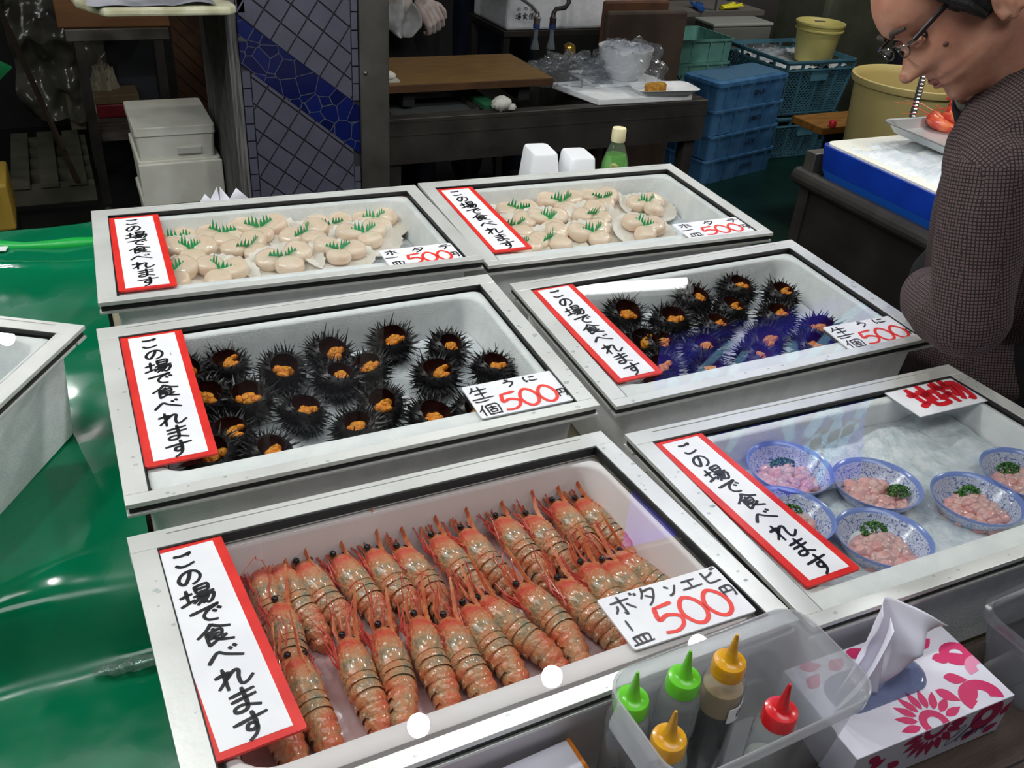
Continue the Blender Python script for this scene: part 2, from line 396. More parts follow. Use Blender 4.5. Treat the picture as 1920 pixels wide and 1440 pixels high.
# melted ice lumps lying in the fold of the sheet
clear_ice = thin('clear_ice', (225, 240, 235), 0.18, 0.05, 1.45, bump=0.6, bscale=90)
rng = random.Random(3)
for k, (u, v, s) in enumerate([(200, 1262, .010), (225, 1258, .012), (262, 1250, .013), (290, 1243, .012)]):
    p = onz(u, v, 0.702)
    mb = MB(); mb.ell((0, 0, 0), (s * 1.5, s * .8, s * .7), 9, 6, jit=.25, rng=rng)
    o = mb.build('ice_lump', clear_ice); o.location = (p.x, p.y, 0.7035 + s * .5)
    tag(o, 'clear lump of melting ice in the fold of the green sheet', 'ice', 'ice lumps on the green sheet')
# white paper at the left edge of the sheet
p = onz(6, 460, 0.776)
mb = MB(); mb.box(-.05, .05, -.022, .022, 0, .0012); o = mb.build('paper_slip', paper, smooth=False)
o.matrix_world = T(p.x - .04, p.y, .775) @ RZ(-0.2); tag(o, 'small white paper slip on the green sheet, cut by the left photo edge', 'paper')

# ------------------------------------------------------------------ glass-lidded boxes
TW, TD = 0.62, 0.3977
TRAY = dict(zip('ABCDEF', [[0.0153, 0.4422, -0.0357, 0.0269, -0.0213, -0.0021], [0.6459, 0.4311, -0.0284, 0.0171, 0.0248, 0.0032],
    [0.0, -0.0, 0.0, 0.0091, 0.0499, -0.0041], [0.6696, 0.0157, -0.0265, -0.014, 0.0247, -0.0282],
    [0.0043, -0.4275, 0.0425, -0.0134, -0.0384, 0.0314], [0.6431, -0.4332, -0.0163, -0.0256, -0.0435, -0.0017]]))
ga = -0.54
TRAY['G'] = [-0.325 - .31 * math.cos(ga) + .199 * math.sin(ga), .249 - .31 * math.sin(ga) - .199 * math.cos(ga), ga, 0.0, 0.0, 0.0]
def tmat(n):
    x, y, a, z, rx, ry = TRAY[n]
    rv = Vector((rx, ry, 0)); th = rv.length
    return T(x, y, Z0 + z) @ RZ(a) @ (Matrix.Rotation(th, 4, rv.normalized()) if th > 1e-9 else Matrix.Identity(4))
TM = {n: tmat(n) for n in TRAY}
def tl(n, u, v, z):
    M = TM[n]; nrm = M.to_3x3() @ Vector((0, 0, 1)); p = M.translation + nrm * z
    return M.inverted() @ onplane(u, v, p, nrm)
BOXN = {'A': ('left scallop box at the back', 'scallops'), 'B': ('right scallop box at the back', 'scallops'), 'C': ('left sea urchin box in the middle', 'sea urchins'),
        'D': ('right sea urchin box in the middle', 'sea urchins'), 'E': ('shrimp box at the front left', 'shrimp'), 'F': ('bowl box at the front right', 'bowls of raw seafood'),
        'G': ('empty box on the green sheet', 'ice')}
ICE = {'A': -0.064, 'B': -0.064, 'C': -0.068, 'D': -0.068, 'E': -0.080, 'F': -0.056, 'G': -0.085}
ice_wet = pm('wet_ice_floor', (226, 229, 232), 0.25, 0, (204, 209, 214), 18, bump=0.5, bscale=60)
ice_pink = pm('pink_melt_ice', (214, 190, 192), 0.2, 0, (190, 150, 150), 15, bump=0.4, bscale=60)
foam_pink = pm('white_foam_pink_stain', (240, 234, 235), 0.6, 0, (234, 222, 224), 6, 0.35, 0.65)
for n in 'ABCDEFG':
    x, y, a, z, rx, ry = TRAY[n]
    base = TT if n != 'G' else 0.772
    hb = -(Z0 + z - base - abs(rx) * .175 - abs(ry) * .28 - 0.001)
    t = thing('foam_box', 'white foam box under the glass lid, ' + BOXN[n][0], 'box', TM[n])
    mb = MB()
    ib = ICE[n] - 0.012
    ow, od, oy = (.560, .342, -.007) if n != 'E' else (.548, .322, -.008)
    mb.loft([rrect(.555, .350, .02, hb), rrect(.572, .366, .02, -.030), rrect(.572, .366, .02, -.0225), rrect(.566, .360, .02, -.0215), rrect(ow + .002, od + .002, .015, -.0215, 5, 0, oy), rrect(ow, od, .015, -.0098, 5, 0, oy), rrect(ow - .003, od - .003, .015, -.0088, 5, 0, oy),
             rrect(.538, .300, .035, -.0088, 5, 0, .002), rrect(.532, .294, .035, -.0125, 5, 0, .002), rrect(.50, .285, .04, ib - .006), rrect(.46, .25, .04, ib - .012)])
    mb.build('box_body', foam_pink if n == 'E' else foam, t, angle=50)
    # ice
    rg = random.Random(ord(n)); amp = 0.004 if n in 'ABF' else 0.002
    def icef(u, v, n=n, amp=amp):
        px = (u - .5) * .505; py = (v - .5) * .29
        h = amp * mnoise.noise(Vector((px * 40, py * 40, ord(n)))) + amp * 1.2 * mnoise.noise(Vector((px * 15, py * 15, ord(n) + 9)))
        if n == 'F': h += 0.008 * max(0, mnoise.noise(Vector((px * 9, py * 9, 2.2)))) + .010 * sm(.05, .13, py) * sm(.02, .12, px)
        return (px, py, ICE[n] + h)
    o = MB().grid(icef, 64, 38).build('ice_bed', {'A': ice, 'B': ice, 'F': ice, 'G': ice, 'E': ice_pink}.get(n, ice_wet))
    o.matrix_world = TM[n]
    tag(o, 'bed of crushed ice inside the ' + BOXN[n][0], 'ice', kind='stuff')
    # the lid
    t = thing('glass_lid', 'aluminium framed glass lid over the ' + BOXN[n][0], 'lid', TM[n])
    mb = MB(); w, d = TW / 2, TD / 2
    for (x0, x1, y0, y1) in ((-w, w, -d, -d + .0175), (-w, w, d - .030, d), (-w, -w + .027, -d + .0178, d - .0303), (w - .027, w, -d + .0178, d - .0303)):
        mb.box(x0, x1, y0, y1, -.0065, 0)
    for (x0, x1, y0, y1) in ((-w, w, -d + .001, -d + .014), (-w, w, d - .026, d - .001), (-w + .001, -w + .022, -d + .0178, d - .0303), (w - .022, w - .001, -d + .0178, d - .0303)):
        mb.box(x0, x1, y0, y1, -.0205, -.0165)
    mb.box(-w + .04, w - .04, d - .0095, d - .0075, 0, .0012)
    mb.build('frame', alu, t, False, 0.0009)
    mb = MB()
    for (x0, x1, y0, y1) in ((-w + .003, w - .003, -d + .004, -d + .0165), (-w + .003, w - .003, d - .0285, d - .004), (-w + .003, -w + .026, -d + .017, d - .0285), (w - .026, w - .003, -d + .017, d - .0285)):
        mb.box(x0, x1, y0, y1, -.0165, -.0066)
    # dark inner lip
    for (x0, x1, y0, y1) in ((-w + .027, w - .027, d - .0325, d - .030), (-w + .027, -w + .0285, -d + .0178, d - .0303), (w - .0285, w - .027, -d + .0178, d - .0303)):
        mb.box(x0, x1, y0, y1, -.0066, -.0012)
    mb.build('gasket', gasket, t, False)
    if n in 'CDEF':
        rg = random.Random(ord(n) + 5); mb = MB()
        for k in range(30):
            x, y = (rg.uniform(w - .024, w - .004), rg.uniform(-d + .03, d - .04)) if k < 15 else ((rg.uniform(-w + .004, -w + .024), rg.uniform(-d + .03, d - .04)) if k < 21 else (rg.uniform(-w + .03, w - .03), rg.uniform(-d + .003, -d + .014)))
            r_ = rg.uniform(.0008, .0022) * (1.5 if rg.random() < .15 else 1)
            mb.ell((x, y, .0001), (r_ * rg.uniform(1, 1.8), r_, r_ * .45), 9, 6)
        o = mb.build('water_drops', drop_m, t); o['kind'] = 'stuff'
    mb = MB(); mb.box(-w + .02, w - .02, -d + .012, d - .022, -.0075, -.0052)
    mb.build('glass_pane', glass, t, False)

# ------------------------------------------------------------------ hand-lettered signs
SIGN_TXT = ['ko', 'no', 'ba', 'de', 'ta_be', 'be', 're', 'ma', 'su']
def long_sign(n, cx, cy, w, h, rot, seed):
    rg = random.Random(seed)
    o = thing('eat_here_sign', 'red-bordered white sign with black brush writing on the ' + BOXN[n][0], 'sign', TM[n] @ T(cx, cy, -.0050) @ RZ(rot), 'long vertical signs')
    mb = MB(); mb.loft([rrect(w, h, .003, 0, 2), rrect(w, h, .003, .0028, 2)]); mb.build('border', redtape, o, False)
    b = .0105
    mb = MB(); mb.box(-w / 2 + b, w / 2 - b, -h / 2 + b * .75, h / 2 - b * .75, .0026, .0031); mb.build('card', paper, o, False)
    mb = MB(); pitch = (h - .022) / 9.0
    for k, g in enumerate(SIGN_TXT):
        yy = h / 2 - .013 - pitch * (k + .5)
        write(mb, g, rg.uniform(-.0015, .0015) - .004 + .0007 * k, yy, .036 if k not in (0, 1) else .031, pitch * 1.02, .0042, .00335, slant=.10, rot=0.10)
    mb.build('lettering', ink, o, False)
for n, cx, cy, w, h, r in [('A', -.2385, -.001, .086, .319, .010), ('B', -.2425, .008, .082, .308, .010), ('C', -.2390, .017, .085, .304, .0), ('D', -.2385, .015, .082, .310, .02),
                        ('E', -.2515, .021, .085, .295, .045), ('F', -.2375, .0125, .081, .312, .035)]:
    long_sign(n, cx, cy, w, h, r, ord(n))
def price_sign(n, cx, cy, w, h, rot, top, unit, label):
    o = thing('price_sign', label, 'sign', TM[n] @ T(cx, cy, -.0050) @ RZ(rot), 'price cards on the lids')
    mb = MB(); mb.loft([rrect(w, h, .003, 0, 2), rrect(w, h, .003, .002, 2)]); mb.build('card', paper, o, False)
    mb = MB(); k = len(top)
    for i, g in enumerate(top):
        if isinstance(g, tuple): g, sx, sy, sw, sh = g; write(mb, g, sx * w, sy * h, sw * w, sh * h, .0030, .0024)
        else: write(mb, g, -w * .36 + w * .75 * i / max(1, k - 1), h * .30, w * .20, h * .30, .0030, .0024)
    if n == 'E':
        for q in ((-.262, .46), (-.235, .43)): mb.box(q[0] * w, q[0] * w + .0035, q[1] * h - .004, q[1] * h, .0022, .0024)
    mb.build('item_lettering', ink, o, False)
    mb = MB()
    for g, sx, sy, sw, sh in unit[:2]: write(mb, g, sx * w, sy * h, sw * w, sh * h, .0028, .0024)
    mb.build('unit_lettering', ink, o, False)
    mb = MB(); g, sx, sy, sw, sh = unit[2]; write(mb, g, sx * w, sy * h, sw * w, sh * h, .0028, .0024); mb.build('yen_mark', ink, o, False)
    mb = MB()
    for i, g in enumerate('500'): write(mb, g, -w * .12 + i * w * .20, -h * .16, w * .26, h * .58, .0052, .0025)
    mb.build('red_price', redink, o, False)
UN = [('one_h', -.40, .02, .20, .3), ('dish', -.37, -.30, .20, .26), ('yen', .42, -.18, .13, .30)]
price_sign('A', .2125, -.1465, .133, .076, .01, ['ho_k', 'ta_k', 'te_k'], UN, 'white scallop price card reading 500 in red, on the left scallop box')
price_sign('B', .2045, -.142, .157, .070, .02, ['ho_k', 'ta_k', 'te_k'], UN, 'white scallop price card reading 500 in red, on the right scallop box')
UC = [('one_h', -.39, -.03, .17, .3), ('ko_u', -.37, -.30, .22, .34), ('yen', .43, -.22, .11, .26)]
TC = [('nama', -.36, .22, .24, .44), ('u', -.02, .36, .15, .26), ('ni', .22, .37, .17, .22)]
price_sign('C', .2130, -.1345, .142, .076, .0, TC, UC, 'white sea urchin price card reading 500 in red, on the left urchin box')
price_sign('D', .2170, -.1465, .154, .076, -.035, TC, UC, 'white sea urchin price card reading 500 in red, on the right urchin box')
price_sign('E', .2010, -.1270, .156, .077, -.03, [('ho_k', -.36, .28, .20, .40), ('ta_k', -.13, .31, .17, .38), ('n_k', .055, .30, .11, .28), ('e_k', .215, .30, .18, .24), ('bi_k', .40, .32, .16, .32)],
           [('one_v', -.42, -.10, .05, .24), ('dish', -.40, -.36, .16, .20), ('yen', .43, -.02, .12, .24)], 'white shrimp price card reading 500 in red, largest of the price cards')
o = thing('local_catch_sign', 'white card with two bold crimson characters on the right front lid', 'sign', TM['F'] @ T(.2155, .135, -.0050) @ RZ(.0))
MB().box(-.0745, .0745, -.043, .043, 0, .0012).build('card', paper, o, False)
mb = MB(); write(mb, 'ji', -.021, 0, .054, .064, .0115, .0016); write(mb, 'mono', .034, 0, .054, .064, .0115, .0016); mb.build('lettering', crimson, o, False)

ORD = ['first', 'second', 'third', 'fourth', 'fifth', 'sixth', 'seventh', 'eighth', 'ninth', 'tenth', 'eleventh', 'twelfth', 'thirteenth', 'fourteenth', 'fifteenth']
def row_names(items, cuts, names):
    """items: list of local (x, y); returns for every item a phrase with its place in its row"""
    rows = {}
    for i, (x, y) in enumerate(items):
        r = sum(1 for c in cuts if y < c); rows.setdefault(r, []).append((x, i))
    out = {}
    for r, l in rows.items():
        for k, (x, i) in enumerate(sorted(l)):
            pl = 'leftmost' if k == 0 else ('rightmost' if k == len(l) - 1 else ORD[k] + ' from left')
            out[i] = pl + ' in the ' + names[r] + ' row'
    return out

# ------------------------------------------------------------------ scallops
shell_m = pm('scallop_shell', (240, 236, 228), 0.35, 0, (226, 218, 206), 30, bump=0.2, bscale=120)
meat_m = pm('scallop_meat', (248, 228, 208), 0.22, 0, (242, 212, 184), 30, 0.3, 0.7, 0.15, 160, coat=0.5, sss=0.35)
rim_m = pm('scallop_mantle', (120, 100, 104), 0.4, 0, (190, 176, 176), 60)
grass_m = pm('green_plastic_grass', (12, 190, 116), 0.3, 0, (8, 172, 102), 50)
def shell_mb():
    mb = MB(); nu = 48; rings = []
    for rho, zz in ((.02, .0005), (.4, .002), (.75, .005), (.92, .0085), (1.0, .0105), (1.0, .0090), (.92, .0066), (.75, .003), (.4, .0003), (.02, -.001)):
        ring = []
        for j in range(nu):
            a = 2 * PI * j / nu
            rr = .061 * rho * (1 + .018 * rho * math.cos(24 * a)) * (1 - .10 * rho * max(0, math.sin(a)) ** 6) * (1.04 - .04 * math.sin(a))
            ring.append((rr * math.cos(a), rr * math.sin(a), zz + .0012 * rho * math.cos(24 * a)))
        rings.append(ring)
    return mb.loft(rings)
def meat_mb(seed):
    rg = random.Random(seed); mb = MB(); r = .0225; h = .021
    prof = [(.004, 0), (r * .85, .0012), (r, .006), (r * 1.01, h * .55), (r * .95, h * .82), (r * .75, h * .96), (r * .4, h), (.002, h * 1.0)]
    rings = []
    for R_, z in prof:
        rings.append([(R_ * (1 + .05 * mnoise.noise(Vector((math.cos(2 * PI * j / 20), math.sin(2 * PI * j / 20), seed)))) * math.cos(2 * PI * j / 20),
                       R_ * (1 + .05 * mnoise.noise(Vector((math.cos(2 * PI * j / 20), math.sin(2 * PI * j / 20), seed + 4)))) * math.sin(2 * PI * j / 20),
                       z + .0015 * mnoise.noise(Vector((R_ * 60, j * .3, seed)))) for j in range(20)])
    return mb.loft(rings)
SCAL = []
for v in range(3):
    rg = random.Random(50 + v)
    root = thing('scallop', 'tmp', 'scallop', T(0, 0, 0), 'scallops on the half shell')
    shell_mb().build('shell', shell_m, root, angle=70)
    for k, (mx, my) in enumerate(((-.021, .014), (.022, .016), (.001, -.019))):
        o = meat_mb(v * 7 + k).build('scallop_meat', meat_m, root, angle=80)
        s = rg.uniform(.94, 1.08)
        o.matrix_local = T(mx + rg.uniform(-.003, .003), my + rg.uniform(-.003, .003), .0025) @ RX(rg.uniform(-.12, .22)) @ RY(rg.uniform(-.2, .2)) @ Matrix.Diagonal((s * 1.02, s * .98, s, 1))
    SCAL.append(root)
def grass_mb(seed):
    rg = random.Random(seed); mb = MB()
    for sgn in (-1, 1):
        n = 4; wdt = .019; top = []
        for k in range(n):
            x = wdt * k / n; hgt = (.007 + .008 * math.sin(PI * (k + .8) / n)) * rg.uniform(.7, 1.3) + (0.006 if k == n // 2 and rg.random() < .5 else 0)
            top += [(x, .009), (x + wdt / n / 2, .009 + hgt)]
        poly = [(0, 0)] + top + [(wdt, .009), (wdt, 0)]
        fr = [(p[0], -.0003, p[1]) for p in poly]; bk = [(p[0], .0003, p[1]) for p in poly]
        M = T(sgn * .001, 0, 0) @ RZ(rg.uniform(.25, .6) if sgn > 0 else PI - rg.uniform(.25, .6)) @ RX(rg.uniform(-.2, .15))
        m = len(poly); vs = fr + bk; base = [(0, 0), (wdt, 0)]
        fs = []
        # fan as quads under each tooth keeps the jagged outline
        for off, flip in ((0, False), (m, True)):
            for k in range(n):
                a, b_, c = 1 + 2 * k, 2 + 2 * k, 3 + 2 * k
                fs.append((off + a, off + b_, off + c) if not flip else (off + c, off + b_, off + a))
            fs.append(tuple(off + q for q in ([0] + [1 + 2 * k for k in range(n + 1)] + [m - 1])))
        mb.add(vs, fs, 0, M)
    return mb
GRASS = [grass_mb(s).build('grass_divider', grass_m, smooth=False) for s in range(4)]
def put(src, M, label, group, first):
    if first:
        src.matrix_world = M; src['label'] = label; src['group'] = group; return src
    return dup(src, M, label, group)
def side(n): return 'left' if n in 'ACE' else 'right'
cnt = 0
for n, pix in (('A', [(335, 465), (418, 455), (489, 445), (612, 420), (703, 425), (358, 487), (468, 474), (576, 454), (684, 456), (414, 520), (535, 500), (636, 487), (325, 526)]),
               ('B', [(971, 406), (1053, 393), (1125, 388), (1212, 391), (1028, 425), (1112, 417), (1034, 458), (1110, 450), (1205, 442), (965, 436), (972, 476)])):
    loc = [tl(n, u, v, -.052) for u, v in pix]
    if n == 'A': loc = [Vector((max(-.205, p.x), min(p.y, .118), p.z)) for p in loc]
    names = row_names([(p.x, p.y) for p in loc], (.085, .005) if n == 'A' else (.06, -.005), ('back', 'middle', 'front'))
    for i, p in enumerate(loc):
        rg = random.Random(100 + i + ord(n)); v = cnt % 3
        tilt = rg.uniform(.10, .24)
        M = TM[n] @ T(p.x, p.y, ICE[n] + .008 + .0035 * (i % 3)) @ RX(tilt) @ RY(rg.uniform(-.10, .10)) @ RZ(rg.uniform(-.5, .5)) @ Matrix.Scale(rg.uniform(1.02, 1.14), 4)
        ph = names[i] + ', ' + side(n) + ' scallop box'
        put(SCAL[v], M, 'scallop on its shell, ' + ph, 'scallops on the half shell', cnt < 3)
        g = cnt % 4
        Mg = M @ T(.0, -.001, .014) @ RZ(rg.uniform(-.3, .3)) @ RX(rg.uniform(-.5, .3)) @ Matrix.Diagonal((rg.uniform(1.1, 1.35), 1.1, rg.uniform(.95, 1.1), 1))
        if cnt < 4: GRASS[g].matrix_world = Mg; o = GRASS[g]
        else: o = dup(GRASS[g], Mg)
        tag(o, 'green plastic grass on scallop ' + ph, 'garnish', 'green plastic grass garnishes')
        cnt += 1

# ------------------------------------------------------------------ sea urchins
spine_m = pm('urchin_spines', (30, 26, 28), 0.34, 0, (16, 13, 15), 80)
cav_m = pm('urchin_cavity', (70, 30, 26), 0.4, 0, (44, 16, 18), 120)
roe_m = pm('orange_roe', (244, 160, 40), 0.35, 0, (232, 128, 24), 200, bump=0.6, bscale=350, sss=0.25)
def urchin(seed):
    rg = random.Random(seed)
    root = thing('sea_urchin', 'tmp', 'sea urchin', T(0, 0, 0), 'opened sea urchins')
    a, c = .0285, .021; oa = rg.uniform(.55, .68)                  # opening size
    mb = MB(); nu = 22; prof = []
    for k in range(9):
        ph = -PI / 2 + (PI / 2 + math.acos(oa)) * k / 8 + .02
        prof.append((max(.001, a * math.cos(ph)), c + c * math.sin(ph)))
    rings = [[(r_ * math.cos(2 * PI * j / nu), r_ * math.sin(2 * PI * j / nu), z) for j in range(nu)] for r_, z in prof]
    jag = [rg.uniform(-.0015, .0018) for _ in range(nu)]
    rings[-1] = [(x, y, z + jag[j]) for j, (x, y, z) in enumerate(rings[-1])]
    mb.loft(rings, 0, None, True, False)
    N = 200
    for k in range(N):
        zz = 1 - 2 * (k + .5) / N; th = k * 2.399963
        if zz > math.sqrt(1 - oa * oa) + .02: continue
        if zz < -.85: continue
        rr = math.sqrt(1 - zz * zz)
        d = Vector((rr * math.cos(th), rr * math.sin(th), zz * .8 + .12)).normalized()
        d = (d + Vector((rg.uniform(-.5, .5), rg.uniform(-.5, .5), rg.uniform(-.35, .35)))).normalized()
        p = Vector((a * rr * math.cos(th), a * rr * math.sin(th), c + c * zz)) * .985
        L = rg.uniform(.008, .0165) * (1.0 if rg.random() < .95 else 1.5)
        q = d.orthogonal().normalized(); s = d.cross(q); w = .0015
        e = p + d * L
        if e.z < -.004: e.z = -.004
        mb.add([p + q * w, p - q * .5 * w + s * .87 * w, p - q * .5 * w - s * .87 * w, e], [(0, 1, 3), (1, 2, 3), (2, 0, 3)])
    mb.build('spiny_shell', spine_m, root, angle=60)
    orr, oz = prof[-1]
    mb = MB(); mb.lathe([(orr * .995, oz - .0005), (orr * 1.04, oz - .005), (orr * .98, oz - .014), (orr * .6, oz - .022), (.001, oz - .024)], nu, 0, None, False, False)
    mb.build('cavity', cav_m, root)
    mb = MB(); b0 = rg.uniform(-2.2, -.9)
    for k in range(14):
        an = b0 + rg.uniform(-1.2, 1.2); q = rg.uniform(.05, .74) * orr
        mb.ell((q * math.cos(an), q * math.sin(an), oz - rg.uniform(.005, .009)), (rg.uniform(.0045, .0075), rg.uniform(.0035, .006), .0045), 10, 7, jit=.12, rng=rg)
    mb.build('roe', roe_m, root)
    return root
URC = [urchin(900 + k) for k in range(6)]
cnt = 0
for n, pix in (('C', [(424, 682), (527, 693), (608, 660), (627, 713), (466, 747), (560, 774), (424, 812), (502, 849), (736, 638), (834, 650), (694, 686), (921, 692), (816, 703), (713, 755), (800, 782), (676, 806), (388, 742), (398, 850), (880, 765), (345, 700)]),
               ('D', [(1165, 585), (1290, 562), (1377, 540), (1255, 604), (1362, 578), (1335, 614), (1230, 642), (1318, 655), (1322, 690), (1240, 690), (1460, 550), (1452, 597), (1430, 632), (1407, 673), (1537, 617), (1517, 649), (1200, 640)])):
    loc = [tl(n, u, v, -.040) for u, v in pix]
    names = row_names([(p.x, p.y) for p in loc], (.07, .01, -.06) if n == 'C' else (.065, .0, -.07), ('back', 'second', 'third', 'front'))
    for i, p in enumerate(loc):
        rg = random.Random(300 + i + ord(n)); v = cnt % 6
        M = TM[n] @ T(p.x, p.y, ICE[n] + .002 + (.004 if i % 2 else 0)) @ RX(rg.uniform(.12, .45)) @ RY(rg.uniform(-.22, .22)) @ RZ(rg.uniform(-.6, .6)) @ Matrix.Scale(rg.uniform(1.06, 1.20), 4)
        put(URC[v], M, 'opened black sea urchin, ' + names[i] + ', ' + side(n) + ' urchin box', 'opened sea urchins', cnt < 6)
        cnt += 1

# ------------------------------------------------------------------ shrimp
shr_m = pm('shrimp_shell', (190, 100, 62), 0.24, 0, (214, 74, 48), 40, coat=0.7, sss=0.2, bump=0.75, bscale=240)
nt, b = nodes_of(shr_m)
rmp = [x for x in nt.nodes if x.type == 'VALTORGB'][0]
el = rmp.color_ramp.elements
el[0].position = .30; el[0].color = srgb(140, 134, 108); el[1].position = .72; el[1].color = srgb(214, 78, 58)
e = el.new(.42); e.color = srgb(204, 150, 108)
e = el.new(.56); e.color = srgb(214, 120, 80)
vt = nt.nodes.new('ShaderNodeTexVoronoi'); vt.inputs['Scale'].default_value = 95
tc = [x for x in nt.nodes if x.type == 'TEX_COORD'][0]; nt.links.new(tc.outputs['Object'], vt.inputs['Vector'])
lt = nt.nodes.new('ShaderNodeMath'); lt.operation = 'LESS_THAN'; lt.inputs[1].default_value = 0.16; nt.links.new(vt.outputs['Distance'], lt.inputs[0])
mx = nt.nodes.new('ShaderNodeMix'); mx.data_type = 'RGBA'; nt.links.new(lt.outputs[0], mx.inputs[0]); nt.links.new(rmp.outputs[0], mx.inputs[6]); mx.inputs[7].default_value = srgb(236, 214, 190)
nt.links.new(mx.outputs[2], b.inputs['Base Color'])
leg_m = pm('shrimp_legs', (214, 92, 72), 0.3, 0, (196, 60, 56), 60, coat=0.4)
ros_m = pm('shrimp_rostrum', (222, 138, 88), 0.35, 0, (206, 96, 62), 60)
eye_m = pm('shrimp_eye', (14, 11, 10), 0.08, coat=0.6)
def shrimp(seed):
    rg = random.Random(seed); bend = rg.uniform(.004, .016) * (1 if rg.random() < .85 else -1)
    root = thing('shrimp', 'tmp', 'shrimp', T(0, 0, 0), 'raw shrimp in the front box')
    z0 = .019
    P = [(.058, .0065, .021), (.054, .0095, .020), (.046, .0135, .0195), (.034, .0163, .019), (.020, .0178, .0185), (.008, .0178, .018), (.001, .0170, .018)]
    cx = lambda y: bend * sm(.0, -.07, y)
    mb = MB(); mb.tube([(cx(y), y, z) for y, r_, z in P], [r_ for y, r_, z in P], 18, 0, None, 1.08, (0, 0, 1)); mb.build('carapace', shr_m, root, angle=70)
    Q = []
    ys = .003
    for s in range(6):
        r_ = (.0168, .0165, .0158, .0148, .0135, .0120)[s]; L = (.011, .0115, .0115, .0115, .0115, .0125)[s]
        zz = .0180 - (0, 0, .0002, .001, .003, .007)[s]
        Q += [(ys, r_ * .93, zz), (ys - L * .35, r_ * 1.02, zz), (ys - L * .93, r_ * 1.03, zz - .0004), (ys - L, r_ * .90, zz - .0006)]; ys -= L
    Q += [(ys - .003, .0085, .0095), (ys - .004, .004, .006)]
    mb = MB(); mb.tube([(cx(y), y, z) for y, r_, z in Q], [r_ for y, r_, z in Q], 18, 0, None, 1.06, (0, 0, 1)); mb.build('abdomen', shr_m, root, angle=70)
    mb = MB()
    for k in (-1, 0, 1):
        mb.add([(cx(-.07), -.066, .009), (cx(-.07) + k * .007 - .004, -.074, .004), (cx(-.07) + k * .010, -.073, -.001), (cx(-.07) + k * .007 + .004, -.074, .004), (cx(-.07), -.064, .004)], [(0, 1, 2), (0, 2, 3), (4, 2, 1), (4, 3, 2)])
    mb.build('tail_fan', leg_m, root)
    for s in (-1, 1):
        mb = MB(); mb.ell((s * .0085, .0585, .0255), (.0040, .0042, .0040), 12, 8); mb.build('eye', eye_m, root)
    up = rg.uniform(.010, .024); tip = rg.uniform(.094, .108)
    mb = MB(); top = [(.020, .0375)]; nn = 12
    for k in range(nn):
        f = k / nn; y = .020 + (tip - .020) * f; z = .0375 - .006 * math.sin(PI * min(1, f * 1.6)) * .5 + up * f * f
        top += [(y + .001, z + .0003), (y + .0035, z + .0018)]
    top.append((tip, .0375 + up))
    low = [(y, z - .0022 - .0035 * (1 - abs(2 * (y - .02) / (tip - .02) - 1))) for y, z in top[::-1]]
    vs = []; m = len(top)
    lo2 = low[::-1]
    for (y, z), (y2, z2) in zip(top, lo2): vs += [(-.0006, y, z), (.0006, y, z), (-.0010, y, z2), (.0010, y, z2)]
    fs = []
    for k in range(m - 1):
        a = 4 * k; c = a + 4; fs += [(a, a + 1, c + 1, c), (a + 2, a, c, c + 2), (a + 1, a + 3, c + 3, c + 1), (a + 3, a + 2, c + 2, c + 3)]
    MB().add(vs, fs).build('rostrum', ros_m, root, False)
    mb = MB()
    for s in (-1, 1):
        mb.tube([(s * .006, .054, .017), (s * .010, .070, .019), (s * .010, .088, .022 + rg.uniform(0, .01))], [.003, .0036, .0008], 6, 0, None, .35)
        mb.tube([(s * .003, .055, .019), (s * .004, .075, .024), (s * rg.uniform(.002, .012), .094, .026 + rg.uniform(0, .012))], [.0016, .0012, .0005], 5)
    mb.build('antennal_scale', ros_m, root)
    mb = MB()
    for s in (-1, 1):
        for q in range(2):
            d = rg.uniform(-.3, .3); pts = []
            for k in range(9):
                f = k / 8; pts.append((s * (.005 + .012 * f + .03 * f * f * (1 if q else -.4)) + .006 * math.sin(f * 5 + d * 9), .056 + .055 * math.sin(f * 2.0 + q * .5), .020 + .020 * f * (1 - f) * 4 * rg.uniform(.5, .8)))
            mb.tube(pts, [.0008 - .0005 * k / 8 for k in range(9)], 5)
    mb.build('antennae', leg_m, root)
    mb = MB()
    for s in (-1, 1):
        for q in range(6):
            y0 = .044 - q * .007
            mb.tube([(s * .010, y0, .010), (s * (.0185 + rg.uniform(0, .003)), y0 + .008 + rg.uniform(0, .006), .014 + rg.uniform(-.003, .006)), (s * (.018 + rg.uniform(-.002, .004)), y0 + .028 + rg.uniform(0, .018), .012 + rg.uniform(-.003, .010))],
                    [.0016, .0012, .0005], 5)
    mb.build('legs', leg_m, root)
    return root
SHR = [shrimp(40 + k) for k in range(5)]
# (eye pixel, tail pixel) of every shrimp in the box
back = [((470, 1090), (512, 1195)), ((508, 1075), (580, 1190)), ((563, 1070), (640, 1180)), ((627, 1055), (712, 1165)), ((690, 1048), (765, 1150)), ((744, 1046), (828, 1140)), ((812, 1022), (898, 1120)),
        ((866, 1010), (945, 1105)), ((926, 982), (1018, 1085)), ((984, 983), (1068, 1075)), ((1035, 953), (1122, 1050)), ((1085, 947), (1180, 1040))]
front = [((492, 1300), (520, 1420)), ((550, 1262), (600, 1395)), ((636, 1217), (690, 1365)), ((697, 1197), (752, 1340)), ((766, 1177), (817, 1318)), ((827, 1189), (885, 1305)), ((866, 1159), (955, 1278)),
         ((916, 1145), (1022, 1240)), ((981, 1117), (1090, 1225)), ((1055, 1116), (1142, 1206)), ((1095, 1076), (1185, 1185)), ((1145, 1085), (1225, 1165)), ((1184, 1068), (1262, 1130)), ((505, 1160), (540, 1275))]
cnt = 0
